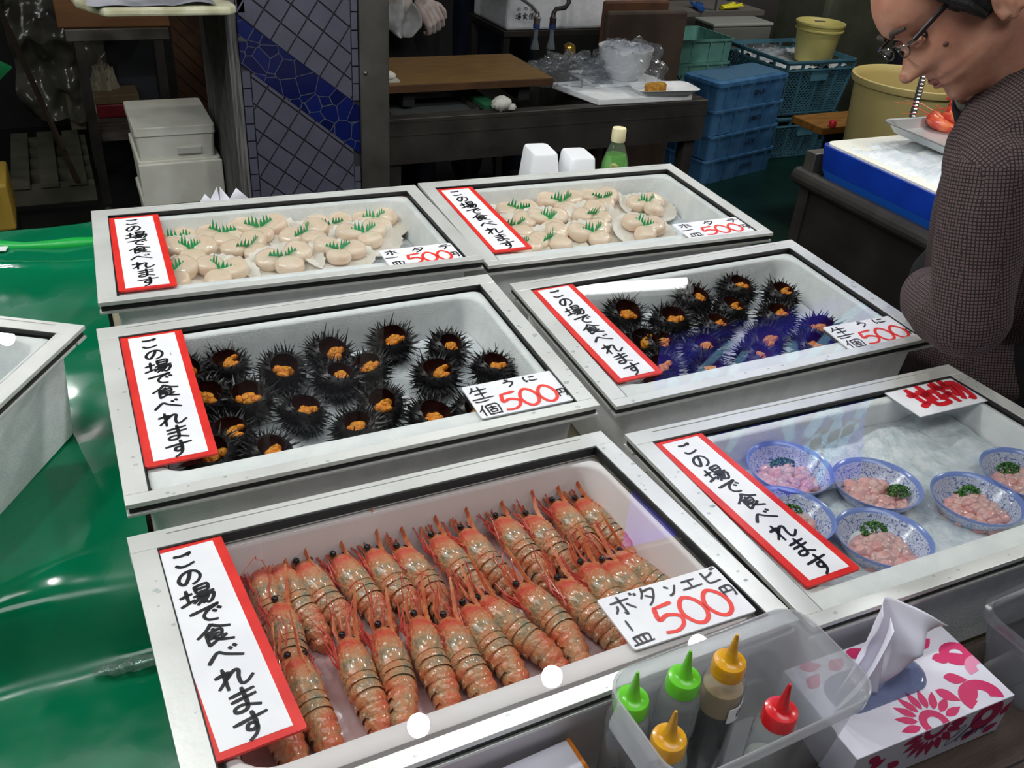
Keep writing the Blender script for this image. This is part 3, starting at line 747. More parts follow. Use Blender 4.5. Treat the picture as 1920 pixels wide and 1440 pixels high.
for rn, lst in (('back', back), ('front', front)):
    for i, (e, tpx) in enumerate(lst):
        rg = random.Random(500 + cnt)
        a = tl('E', e[0], e[1], -.052); c = tl('E', tpx[0], tpx[1], -.060)
        d = Vector((a.x - c.x, a.y - c.y)); L = d.length; mid = Vector(((a.x + c.x) / 2, (a.y + c.y) / 2))
        ang = math.atan2(d.y, d.x) - PI / 2
        zlift = (.0 if rn == 'back' else .004) + rg.uniform(0, .002)
        sc = max(.95, min(1.15, L / .116))
        M = TM['E'] @ T(mid.x, mid.y, ICE['E'] + .0005 + zlift) @ RZ(ang) @ RX(.06 if rn == 'front' else .10) @ RY(rg.uniform(.25, .75)) @ Matrix.Diagonal((sc * 1.10, sc * 1.04, sc * 1.06, 1)) @ T(0, .006, 0)
        k = len(lst); order = sorted(range(k), key=lambda q: lst[q][0][0]); pos = order.index(i)
        pl = 'leftmost' if pos == 0 else ('rightmost' if pos == k - 1 else ORD[pos] + ' from left')
        put(SHR[cnt % 5], M, 'raw orange shrimp, ' + pl + ' in the ' + rn + ' row of the shrimp box', 'raw shrimp in the front box', cnt < 5)
        cnt += 1

# ------------------------------------------------------------------ bowls
bowl_m = pm('blue_white_china', (214, 220, 236), 0.2, coat=0.4)
nt, b = nodes_of(bowl_m)
tc = [x for x in nt.nodes if x.type == 'TEX_COORD'][0]
n2 = nt.nodes.new('ShaderNodeTexNoise'); n2.inputs['Scale'].default_value = 85; n2.inputs['Detail'].default_value = 1.2; n2.inputs['Distortion'].default_value = 2.6; nt.links.new(tc.outputs['Object'], n2.inputs['Vector'])
ad = nt.nodes.new('ShaderNodeMath'); ad.operation = 'SUBTRACT'; ad.inputs[1].default_value = .5; ad2 = nt.nodes.new('ShaderNodeMath'); ad2.operation = 'ABSOLUTE'
nt.links.new(n2.outputs['Fac'], ad.inputs[0]); nt.links.new(ad.outputs[0], ad2.inputs[0]); ad = ad2
cr = nt.nodes.new('ShaderNodeValToRGB'); ee = cr.color_ramp.elements; ee[0].position = .015; ee[0].color = srgb(74, 98, 172); ee[1].position = .045; ee[1].color = srgb(204, 210, 230)
nt.links.new(ad.outputs[0], cr.inputs[0])
sx = nt.nodes.new('ShaderNodeSeparateXYZ'); nt.links.new(tc.outputs['Object'], sx.inputs[0])
gt = nt.nodes.new('ShaderNodeMath'); gt.operation = 'GREATER_THAN'; gt.inputs[1].default_value = .0365; nt.links.new(sx.outputs['Z'], gt.inputs[0])
mx = nt.nodes.new('ShaderNodeMix'); mx.data_type = 'RGBA'; nt.links.new(gt.outputs[0], mx.inputs[0]); nt.links.new(cr.outputs[0], mx.inputs[6]); mx.inputs[7].default_value = srgb(128, 150, 214)
nt.links.new(mx.outputs[2], b.inputs['Base Color'])
fish_m = pm('raw_pink_seafood', (238, 196, 188), 0.18, 0, (226, 150, 150), 45, 0.3, 0.7, 0.3, 200, coat=0.6, sss=0.4)
scal_m = pm('chopped_scallion', (24, 84, 30), 0.4, 0, (80, 140, 50), 260)
black_m = pm('peppercorn', (20, 16, 15), 0.5)
def bowl_obj():
    mb = MB(); mb.lathe([(.001, .004), (.026, .004), (.028, 0), (.032, 0), (.034, .006), (.048, .018), (.058, .032), (.0635, .0405), (.0640, .042), (.0625, .0420), (.0565, .033), (.046, .020), (.032, .010), (.001, .008)], 48)
    return mb.build('bowl', bowl_m, angle=60)
BW = [('back left', (1478, 858), (.004, .024)), ('centre', (1645, 903), (.026, -.012)), ('front centre', (1659, 1004), (.008, .032)), ('right', (1834, 931), (.010, .030)), ('far right, cut by the photo edge', (1932, 880), (0, .03)), ('front left, half hidden by the sign', (1478, 962), (.014, .020))]
bowl0 = bowl_obj()
for i, (nm, px, sc) in enumerate(BW):
    rg = random.Random(70 + i); p = tl('F', px[0], px[1], -.028)
    p.y = min(p.y, .086); p.x = min(max(p.x, -.185), .208); p.x -= .010 if i == 0 else 0
    M = TM['F'] @ T(p.x, p.y, -.071) @ RX(rg.uniform(-.03, .05)) @ RZ(rg.uniform(0, 6)) @ Matrix.Diagonal((.95, .95, 1, 1))
    o = bowl0 if i == 0 else dup(bowl0, M); o.matrix_world = M
    tag(o, 'blue and white patterned china bowl on ice, ' + nm, 'bowl', 'china bowls in the front right box')
    M2 = TM['F'] @ T(p.x, p.y, -.071) @ Matrix.Diagonal((.95, .95, 1, 1))
    mb = MB()
    for k in range(64):
        a = rg.uniform(0, 2 * PI); q = math.sqrt(rg.random()) * .040
        x, y = q * math.cos(a) - .006, q * math.sin(a) - .010
        if x * x + y * y > .044 ** 2: continue
        z = .016 + .012 * (1 - (x * x + y * y) / .046 ** 2) + rg.uniform(-.002, .003) - .10 * max(0, y)
        r_ = rg.uniform(.006, .012)
        mb.ell((x, y, z), (r_ * rg.uniform(.8, 1.5), r_ * rg.uniform(.8, 1.3), r_ * .8), 10, 7, jit=.08, rng=rg)
    mb.ell((0, -.004, .017), (.044, .042, .009), 24, 8)
    o = mb.build('raw_seafood', fish_m); o.matrix_world = M2
    tag(o, 'heap of raw pink seafood in the china bowl, ' + nm, 'seafood', 'seafood heaps in the bowls')
    mb = MB(); den = 90
    for k in range(den):
        a = rg.uniform(0, 2 * PI); q = math.sqrt(rg.random()) * .017; x, y = sc[0] + q * math.cos(a) * 1.2, sc[1] - .006 + q * math.sin(a) * .8
        if x * x + y * y > .050 ** 2: continue
        z = .031 + .006 * (1 - (q / .017) ** 2) + rg.uniform(0, .002)
        mb.lathe([(.0019, -.001), (.0021, .001), (.0013, .001), (.0012, -.001)], 7, 0, T(x, y, z) @ Euler((rg.uniform(0, 3), rg.uniform(0, 3), 0)).to_matrix().to_4x4(), False, False)
    o = mb.build('chopped_scallion', scal_m); o.matrix_world = M2
    tag(o, 'chopped green scallion on the seafood, bowl at the ' + nm if 'far' not in nm and 'front left' not in nm else 'chopped green scallion in the bowl, ' + nm, 'scallion', kind='stuff')

# ------------------------------------------------------------------ room shell behind the stall
wall_dark = pm('dark_back_wall', (30, 28, 27), 0.8, 0, (20, 19, 19), 4)
MB().box(-4, 5.2, 4.5, 4.6, 0, 3.2).build('wall_back', wall_dark, smooth=False)['kind'] = 'structure'
MB().box(-4.1, -4, -2.5, 4.6, 0, 3.2).build('wall_left', wall_dark, smooth=False)['kind'] = 'structure'
MB().box(5.2, 5.3, -2.5, 4.6, 0, 3.2).build('wall_right', wall_dark, smooth=False)['kind'] = 'structure'
MB().box(-4.1, 5.3, -2.5, 4.6, 3.2, 3.3).build('ceiling', wall_dark, smooth=False)['kind'] = 'structure'
o = MB().box(1.9, 3.9, 1.2, 4.3, 0.0, 0.004).build('trim_1', greenfloor, smooth=False); o['kind'] = 'structure'
conc = pm('mossy_concrete', (92, 96, 78), 0.85, 0, (66, 72, 56), 6, 0.3, 0.7, 0.3, 40)
o = MB().box(3.98, 4.75, 3.42, 3.9, 0, 3.2).build('wall_column', conc, smooth=False, bevel=.03); o['kind'] = 'structure'
part_m = pm('grey_partition', (70, 66, 66), 0.6, 0, (60, 57, 57), 5)
o = MB().box(3.15, 4.0, 3.86, 3.90, 0, 1.9).build('wall_partition', part_m, smooth=False); o['kind'] = 'structure'

# tiled pillar: bed, diagonal grey tiles, border tiles, blue crazy-paving band
tile_m = pm('grey_glazed_tile', (88, 88, 102), 0.22, 0, (78, 78, 92), 12, 0.3, 0.7, 0.05, 90)
grout = pm('dark_grout', (44, 44, 50), 0.85)
blue_t = pm('blue_crazy_tile', (22, 36, 124), 0.2)
nt, b = nodes_of(blue_t)
tc = [x for x in nt.nodes if x.type == 'TEX_COORD'][0]
vo = nt.nodes.new('ShaderNodeTexVoronoi'); vo.feature = 'DISTANCE_TO_EDGE'; vo.inputs['Scale'].default_value = 21; vo.inputs['Randomness'].default_value = 1.0; v_w = nt.nodes.new('ShaderNodeTexNoise'); v_w.inputs['Scale'].default_value = 30
nt.links.new(tc.outputs['Object'], vo.inputs['Vector'])
v2 = nt.nodes.new('ShaderNodeTexVoronoi'); v2.inputs['Scale'].default_value = 21; nt.links.new(tc.outputs['Object'], v2.inputs['Vector'])
cr = nt.nodes.new('ShaderNodeValToRGB'); ee = cr.color_ramp.elements; ee[0].color = srgb(12, 18, 62); ee[1].color = srgb(18, 30, 92)
sp = nt.nodes.new('ShaderNodeSeparateColor'); nt.links.new(v2.outputs['Color'], sp.inputs[0]); nt.links.new(sp.outputs[0], cr.inputs[0])
g = nt.nodes.new('ShaderNodeMath'); g.operation = 'LESS_THAN'; g.inputs[1].default_value = .020; nt.links.new(vo.outputs['Distance'], g.inputs[0])
mx = nt.nodes.new('ShaderNodeMix'); mx.data_type = 'RGBA'; nt.links.new(g.outputs[0], mx.inputs[0]); nt.links.new(cr.outputs[0], mx.inputs[6]); mx.inputs[7].default_value = srgb(78, 80, 86)
nt.links.new(mx.outputs[2], b.inputs['Base Color'])
PX0, PX1, PY = .163, .502, 1.60
def clip(poly, a, b_, c):                      # keep a*x + b*z <= c
    out = []
    for i in range(len(poly)):
        p, q = poly[i], poly[(i + 1) % len(poly)]
        dp, dq = a * p[0] + b_ * p[1] - c, a * q[0] + b_ * q[1] - c
        if dp <= 0: out.append(p)
        if dp * dq < 0:
            t = dp / (dp - dq); out.append((p[0] + (q[0] - p[0]) * t, p[1] + (q[1] - p[1]) * t))
    return out
q1, q2 = ony(443, 28, PY), ony(672, 198, PY); q3, q4 = ony(447, 116, PY), ony(680, 291, PY)
mU = (q2.z - q1.z) / (q2.x - q1.x); cU = q1.z - mU * q1.x
mL = (q4.z - q3.z) / (q4.x - q3.x); cL = q3.z - mL * q3.x
mb = MB(); mb.box(PX0, PX1, PY + .003, 2.10, 0, 3.2, 0)
yf, yb = PY - .003, PY + .004
def slab(poly, mi):
    if len(poly) < 3: return
    A = sum(poly[i][0] * poly[(i + 1) % len(poly)][1] - poly[(i + 1) % len(poly)][0] * poly[i][1] for i in range(len(poly)))
    if abs(A) < 1e-5: return
    if A < 0: poly = poly[::-1]
    mb.loft([[(x, yb, z) for x, z in poly], [(x, yf, z) for x, z in poly]], mi, None, False, True)
ea, eb = ony(525.8, 42.2, PY), ony(556.7, 67.2, PY); ec = ony(507.8, 73.6, PY)
e1 = Vector((eb.x - ea.x, eb.z - ea.z)); e2 = Vector((ec.x - ea.x, ec.z - ea.z))
e2 = e2.normalized() * e1.length
gap = .0045
for i in range(-26, 26):
    for j in range(-26, 26):
        o2 = Vector((ea.x, ea.z)) + e1 * i + e2 * j
        if not (.1 < o2.x < .6 and -.1 < o2.y < 1.6): continue
        u1, u2 = e1.normalized() * gap / 2, e2.normalized() * gap / 2
        P = [o2 + u1 + u2, o2 + e1 - u1 + u2, o2 + e1 + e2 - u1 - u2, o2 + e2 + u1 - u2]
        P = [(p.x, p.y) for p in P]
        for part in (0, 1):
            Q = P
            Q = clip(Q, -1, 0, -(PX0 + (.004 if part == 0 else .026))); Q = clip(Q, 1, 0, (PX1 - .022))
            if part == 0: Q = clip(Q, mU, -1, -cU - .002)      # above the band
            else: Q = clip(Q, -mL, 1, cL - .002)               # below the band
            slab(Q, 1)
z = 0.02
while z < 1.55:
    for (x0, x1) in ((PX0 + .001, PX0 + .023), (PX1 - .019, PX1 - .001)):
        xm = (x0 + x1) / 2
        lo, hi = mL * xm + cL, mU * xm + cU
        if z + .05 < lo - .004 or z > hi + .004: slab([(x0, z), (x1, z), (x1, z + .046), (x0, z + .046)], 1)
    z += .0505
slab([(PX0, mL * PX0 + cL), (PX1, mL * PX1 + cL), (PX1, mU * PX1 + cU), (PX0, mU * PX0 + cU)], 2)
o = mb.build('wall_pillar', [grout, tile_m, blue_t], smooth=False); o['kind'] = 'structure'; o['label'] = 'pillar with diagonal grey tiles and a blue mosaic band'
mb = MB(); mb.box(PX1 + .002, .594, PY - .012, 1.70, 0, 3.2, 0)
o = mb.build('trim_2', steel, smooth=False, bevel=.003); o['kind'] = 'structure'; o['label'] = 'stainless steel post cover beside the tiled pillar'
p = ony(685, 137, PY - .012); mb = MB(); mb.ell((0, 0, 0), (.006, .005, .006), 12, 8); o = mb.build('trim_3', steel); o.location = (p.x, PY - .014, p.z); o['kind'] = 'structure'
oldwood = pm('weathered_grey_wood', (120, 118, 116), 0.8, 0, (52, 50, 50), 5, 0.35, 0.62, 0.5, 40, stretch=(30, 30, 1.2))
o = MB().box(.132, .161, 1.60, 2.12, 0, 3.2).build('trim_4', oldwood, smooth=False); o['kind'] = 'structure'; o['label'] = 'weathered grey wooden board on the left side of the pillar'

# ------------------------------------------------------------------ sink counter and what lies on it
t = thing('sink_counter', 'dark stainless steel sink counter behind the stall', 'sink', T(1.215, 1.92, 0))
def rel(mb, m): return mb.build
O = Matrix.Translation((-1.215, -1.92, 0))
mb = MB()
for (x0, x1, y0, y1) in ((.60, 1.83, 1.64, 1.685), (.60, 1.83, 2.10, 2.22), (.60, .64, 1.685, 2.10), (.955, 1.02, 1.685, 2.10), (1.37, 1.83, 1.685, 2.10)):
    mb.box(x0, x1, y0, y1, .785, .80, 0, O)
mb.build('deck', darksteel, t, False, .002)
mb = MB(); mb.box(.60, 1.83, 1.64, 1.652, .652, .785, 0, O); mb.box(1.818, 1.83, 1.652, 2.22, .652, .785, 0, O); mb.box(.60, 1.83, 1.638, 1.64, .745, .75, 0, O)
mb.build('apron_panel', darksteel, t, False)
for x0, x1, dz in ((.64, .955, .77), (1.02, 1.37, .66)):
    mb = MB(); mb.box(x0 - .002, x1 + .002, 1.683, 2.102, dz - .004, dz, 0, O)
    mb.box(x0 - .002, x0, 1.683, 2.102, dz, .786, 0, O); mb.box(x1, x1 + .002, 1.683, 2.102, dz, .786, 0, O)
    mb.box(x0, x1, 1.683, 1.685, dz, .786, 0, O); mb.box(x0, x1, 2.10, 2.102, dz, .786, 0, O)
    mb.build('basin', steel, t, False)
for x, y in ((.63, 1.67), (1.79, 1.68), (.63, 2.18), (1.79, 2.18), (.80, 2.18)):
    MB().box(x - .022, x + .022, y - .022, y + .022, 0, .652, 0, O).build('leg', darksteel, t, False)
t = thing('steel_pan', 'flat wet steel pan in the left sink basin', 'pan', T(.79, 1.80, .772))
MB().loft([rrect(.29, .20, .02, 0), rrect(.305, .215, .02, .026), rrect(.312, .222, .02, .026), rrect(.312, .222, .02, .028), rrect(.300, .210, .02, .028), rrect(.285, .195, .02, .010)]).build('pan_body', steel, t)
MB().box(-.14, .14, -.095, .095, .0102, .016).build('water_surface', pm('standing_water', (92, 96, 94), 0.08, 0.2, bump=.1, bscale=20), t, False)
o = MB().box(0, .05, 0, .20, 0, .012).build('green_cloth', pm('green_scrub_cloth', (6, 84, 48), .8)); o.location = (.957, 1.69, .8003); tag(o, 'dark green cloth lying between the two sink basins', 'cloth')
rng = random.Random(5)
mb = MB(); mb.ell((0, 0, .024), (.034, .026, .024), 18, 12, jit=.10, rng=rng); mb.ell((.03, -.008, .012), (.022, .014, .012), 12, 8, jit=.15, rng=rng)
o = mb.build('wet_glove', pm('wet_white_rubber', (208, 206, 196), .45, 0, (180, 178, 168), 40)); o.location = (1.005, 1.662, .8003); tag(o, 'crumpled white glove on the front rim of the sink', 'glove')
cut_m = pm('cutting_board_wood', (128, 98, 52), 0.55, 0, (106, 78, 40), 4, 0.3, 0.7, 0.05, 60, stretch=(3, 12, 3))
cutedge = pm('cutting_board_edge', (88, 56, 28), 0.6, 0, (70, 44, 22), 8)
t = thing('cutting_board', 'large brown wooden cutting board across the sink', 'cutting board', T(.92, 1.92, .80))
MB().box(-.285, .315, -.18, .18, .052, .0775).build('board_slab', cutedge, t, False, .002)
MB().box(-.284, .314, -.179, .179, .0776, .0785).build('board_face', cut_m, t, False)
for x in (-.2, .22): MB().box(x - .02, x + .02, -.15, .17, 0, .0518).build('support_batten', blackmat, t, False)
# cloth with knife edge on the board, next to the post
t = thing('folded_towel', 'white folded towel with a blade under it, beside the steel post', 'towel', T(.655, 1.80, .879))
MB().box(-.05, .035, -.03, .03, 0, .006).build('blade_block', pm('pale_plastic', (190, 186, 178), .5), t, False)
mb = MB(); mb.ell((-.02, 0, .018), (.05, .028, .016), 16, 10, jit=.06, rng=rng); mb.build('towel_cloth', pm('towel_white', (205, 200, 190), .9), t)
# foam slab, tray, cheese-yellow sponge
t = thing('foam_slab', 'white foam slab on the right end of the sink counter', 'foam')
t.matrix_world = T(1.56, 1.80, .8005)
MB().prism([(-.25, .09), (-.19, -.15), (.20, -.155), (.20, .12)], 0, .022).build('slab_body', foam, t, False, .004)
MB().box(-.13, .16, -.02, .20, .0222, .034).build('upper_sheet', foam, t, False, .004)
t = thing('foam_tray', 'shallow white foam tray holding a yellow sponge', 'tray', T(1.655, 1.685, .8235) @ RZ(-.1))
mb = MB(); mb.loft([rrect(.20, .09, .02, 0), rrect(.245, .13, .03, .022), rrect(.250, .135, .03, .022), rrect(.238, .123, .03, .019), rrect(.195, .085, .02, .004)]); mb.build('tray_body', foam, t)
rg = random.Random(2); mb = MB(); mb.loft([rrect(.085, .036, .012, z, 4) for z in (0, .012, .024)] + [rrect(.076, .03, .012, .029, 4)])
o = mb.build('sponge', pm('yellow_sponge', (196, 150, 48), .9, 0, (160, 104, 34), 60, bump=.8, bscale=120)); o.matrix_world = T(1.625, 1.69, .8278) @ RZ(.15); tag(o, 'yellow brown sponge on the white foam tray', 'sponge')
china = pm('white_china', (226, 226, 228), .25)
o = MB().lathe([(.001, 0), (.055, 0), (.058, .004), (.092, .05), (.100, .105), (.102, .112), (.098, .112), (.094, .10), (.085, .05), (.05, .012), (.001, .01)], 40).build('white_bowl', china, angle=60)
o.location = (1.585, 1.855, .8350); tag(o, 'deep white bowl wrapped in a clear bag on the foam slab', 'bowl')
bag_m = thin('clear_bag', (240, 242, 244), 0.10, 0.08, 1.5, (205, 208, 210), bump=1.0, bscale=28)
def crumple(name, loc, rx, ry, rz, seed, label, mat=bag_m, fold=.35, sc=7, cat='bag'):
    mb = MB(); rg = random.Random(seed)
    def f(u, v):
        a = 2 * PI * u; p = -PI / 2 * .05 + (PI * .52) * v
        d = Vector((math.cos(a) * math.cos(p), math.sin(a) * math.cos(p), math.sin(p)))
        n = mnoise.noise(d * sc * .5 + Vector((seed, 0, 0))) * fold + mnoise.noise(d * sc + Vector((0, seed, 0))) * fold * .5
        q = 1 + n
        return (d.x * rx * q, d.y * ry * q, max(0, d.z * rz * q))
    mb.grid(f, 64, 26); o = mb.build(name, mat, angle=18); o.location = loc; return tag(o, label, cat)
crumple('plastic_bag', (1.585, 1.84, .8345), .150, .125, .145, 3, 'clear plastic bag pulled over the white bowl', fold=.22)
crumple('plastic_wrap', (1.36, 1.87, .8350), .150, .09, .080, 8, 'crumpled clear plastic wrap heaped at the cutting board end', fold=.5, sc=9)
p = ony(1068, 92, 2.02); o = MB().lathe([(.001, -.022), (.012, -.02), (.022, -.008), (.024, .004), (.018, .016), (.006, .021), (.001, .022)], 20).build('brass_knob', pm('brass', (196, 160, 72), .25, .9)); o.matrix_world = T(p.x, p.y, p.z) @ RY(.5)
tag(o, 'round brass knob poking out above the plastic wrap', 'knob')
t2 = T(p.x, p.y, p.z)
MB().tube([(0, .0, -.02), (0, .06, -.06)], .006, 8).build('stem', pm('brass', (0, 0, 0)), o)
# taps on a pipe
pipe_m = pm('tap_chrome', (150, 148, 146), .3, .85); spout_m = thin('clear_spout', (225, 230, 232), .25, .08, 1.5, (215, 220, 222))
blueband = pm('blue_band', (40, 66, 120), .4)
for u, lab in ((1006, 'left water tap with clear plastic spout above the sink'), (1036, 'right water tap with bent pipe and clear plastic spout')):
    a = ony(u, 48, 2.28); t = thing('water_tap', lab, 'tap', T(a.x, a.y, a.z), 'taps above the sink')
    mb = MB(); mb.lathe([(.010, .004), (.013, .006), (.014, .03), (.010, .034), (.008, .05)], 16)
    if u < 1020: mb.tube([(0, 0, .045), (-.02, .01, .07), (-.07, .02, .10), (-.10, .14, .13)], .007, 8)
    else: mb.tube([(0, 0, .045), (.01, .0, .062), (.05, .0, .066), (.064, .0, .085), (.066, .03, .15), (.066, .16, .20)], .009, 10)
    mb.build('tap_body', pipe_m if u < 1020 else darksteel, t)
    MB().lathe([(.0135, -.010), (.0140, .003), (.0135, .005), (.005, .005)], 16).build('coupling', blueband, t)
    MB().lathe([(.009, -.010), (.009, -.048), (.010, -.052), (.016, -.075), (.018, -.088), (.016, -.088), (.008, -.05), (.007, -.012)], 16, cap0=False, cap1=False).build('spout', spout_m, t)
# shelf with white foam box over the taps
t = thing('back_shelf', 'dark steel shelf carrying a white foam box behind the sink', 'shelf', T(1.72, 2.62, 0))
MB().box(-.36, .36, -.19, .20, .865, .885).build('shelf_board', darksteel, t, False)
for x in (-.34, .34):
    for y in (-.16, .17): MB().box(x - .015, x + .015, y - .015, y + .015, 0, .865).build('leg', darksteel, t, False)
t = thing('printed_foam_box', 'white foam box with a printed end label on the shelf behind the sink', 'box', T(1.70, 2.62, .8855))
MB().box(-.325, .325, -.175, .175, 0, .17).build('box_body', foam, t, False, .012)
mb = MB(); mb.box(-.30, -.19, -.1762, -.1755, .035, .09); mb.build('label_panel', paper, t, False)
mb = MB(); M = T(0, -.1765, 0) @ RX(PI / 2)
for k, g in enumerate(('ba', 'ta_be', 'ko_u')): write(mb, g, -.275 + k * .03, .055, .026, .026, .003, 0, M)
for k, g in enumerate(('dish', 'yen', 'nama')): write(mb, g, -.275 + k * .03, .083, .02, .014, .002, 0, M)
mb.build('printing', ink, t, False)
t = thing('brown_board', 'dark brown board standing upright behind the sink, right of the taps', 'board', T(1.885, 2.22, 0))
mb = MB(); mb.prism([(-.185, -.02), (.20, -.02), (.20, .012), (-.185, .012)], 0, 1.0); mb.build('board_panel', pm('stained_brown_board', (74, 58, 46), .75, 0, (52, 40, 31), 5), t, False, .012)
MB().box(-.185, .125, .013, .035, 0, 1.035).build('rear_panel', pm('warm_brown_edge', (98, 62, 36), .7, 0, (76, 46, 26), 9), t, False, .01)

# ------------------------------------------------------------------ blue and green crates, baskets, buckets (right background)
crate_m = pm('blue_crate_plastic', (76, 124, 168), .45, 0, (58, 104, 148), 10)
lid_blue = pm('worn_blue_lid', (70, 118, 158), .6, 0, (88, 124, 146), 60)
def crate_mb(w, d, h):
    mb = MB(); tp = .006
    mb.loft([rrect(w - 2 * tp - .01, d - 2 * tp - .01, .02, 0), rrect(w - .012, d - .012, .02, h - .012), rrect(w, d, .02, h - .012), rrect(w, d, .02, h), rrect(w - .02, d - .02, .02, h), rrect(w - .045, d - .045, .02, .008)])
    for f in (.12, .30, .48, .70, .88):
        x = (f - .5) * w
        for s in (-1, 1): mb.loft([[(x - .005, s * (d / 2 - .019), .004), (x + .005, s * (d / 2 - .019), .004), (x + .005, s * (d / 2 - .0165 + .008), .004), (x - .005, s * (d / 2 - .0165 + .008), .004)],
                                   [(x - .005, s * (d / 2 - .008), h - .012), (x + .005, s * (d / 2 - .008), h - .012), (x + .005, s * (d / 2 + .001), h - .012), (x - .005, s * (d / 2 + .001), h - .012)]])
    for f in (.3, .7):
        y = (f - .5) * d
        for s in (-1, 1): mb.box(min(s * (w / 2 - .016), s * (w / 2 - .004)), max(s * (w / 2 - .016), s * (w / 2 - .004)), y - .004, y + .004, .004, h - .012)
    return mb
CR = T(2.713, 2.71, 0) @ RZ(.24) @ T(.30, .13, 0)
h = .1325
fade = pm('faded_black_print', (26, 32, 44), .6)
TXT = [['x', 'e_k', 'x', 'ho_k', 'x'], ['7', '3', '1', '0'], ['x', 'kado', 'ho_k', 'e_k', 'x'], ['8', '4', '1', '0']]
LB = ['lowest of the four stacked crates', 'second from the floor in the stack of four', 'third from the floor in the stack of four', 'topmost of the four stacked crates under the lid']
for k in range(4):
    t = thing('blue_crate', 'blue plastic crate with faded upside-down print, ' + LB[k], 'crate', CR @ T((0, .006, -.004, 0)[k] * .5, .05 if k == 0 else 0, .0045 + k * h) @ RZ((0, .01, -.01, 0)[k]), 'stacked blue crates')
    (crate_mb(.585, .26, h - .001) if k else crate_mb(.60, .36, h - .001)).build('crate_body', crate_m, t, False)
    mb = MB(); M = T(0, -.128 if k else -.178, 0) @ RX(PI / 2 - .045)
    for i, g in enumerate(TXT[k]): write(mb, g, .025 + i * .021, .062 + (.004 if k % 2 else 0), .020, .028, .0050, 0, M, 0, True)
    mb.build('print', fade, t, False)
t = thing('storage_cover', 'flat frosted blue cover on top of the crate stack', 'cover', CR @ T(0, 0, .0050 + 4 * h))
MB().loft([rrect(.575, .25, .02, 0), rrect(.575, .25, .02, .006), rrect(.53, .215, .02, .016), rrect(.52, .205, .02, .016)]).build('cover_panel', crate_m, t, False)
MB().loft([rrect(.518, .203, .02, .0162), rrect(.518, .203, .02, .0168)]).build('cover_top', lid_blue, t, False)
mint = pm('mint_green_crate', (112, 168, 156), .5, 0, (94, 148, 138), 10)
for k, (lb, z) in enumerate((('lower', .36), ('upper', .49))):
    t = thing('green_crate', 'mint green plastic crate behind the blue crates, ' + lb + ' of the two', 'crate', T(2.98, 3.52, z) @ RZ(.05), 'mint green crates')
    crate_mb(.58, .36, .128).build('crate_body', mint, t, False)
    if k == 0:
        mb = MB(); M = T(0, -.178, 0) @ RX(PI / 2 - .09)
        for i, g in enumerate(('1', '0', 'x', 'ko', 'e_k')): write(mb, g, -.12 + i * .05, .06, .035, .034, .006, 0, M, 0, True)
        mb.build('print', ink, t, False)
t = thing('crate_stand', 'dark low stand under the mint green crates', 'stand', T(2.98, 3.52, 0))
MB().box(-.29, .29, -.17, .17, .0045, .3595).build('stand_body', blackmat, t, False)
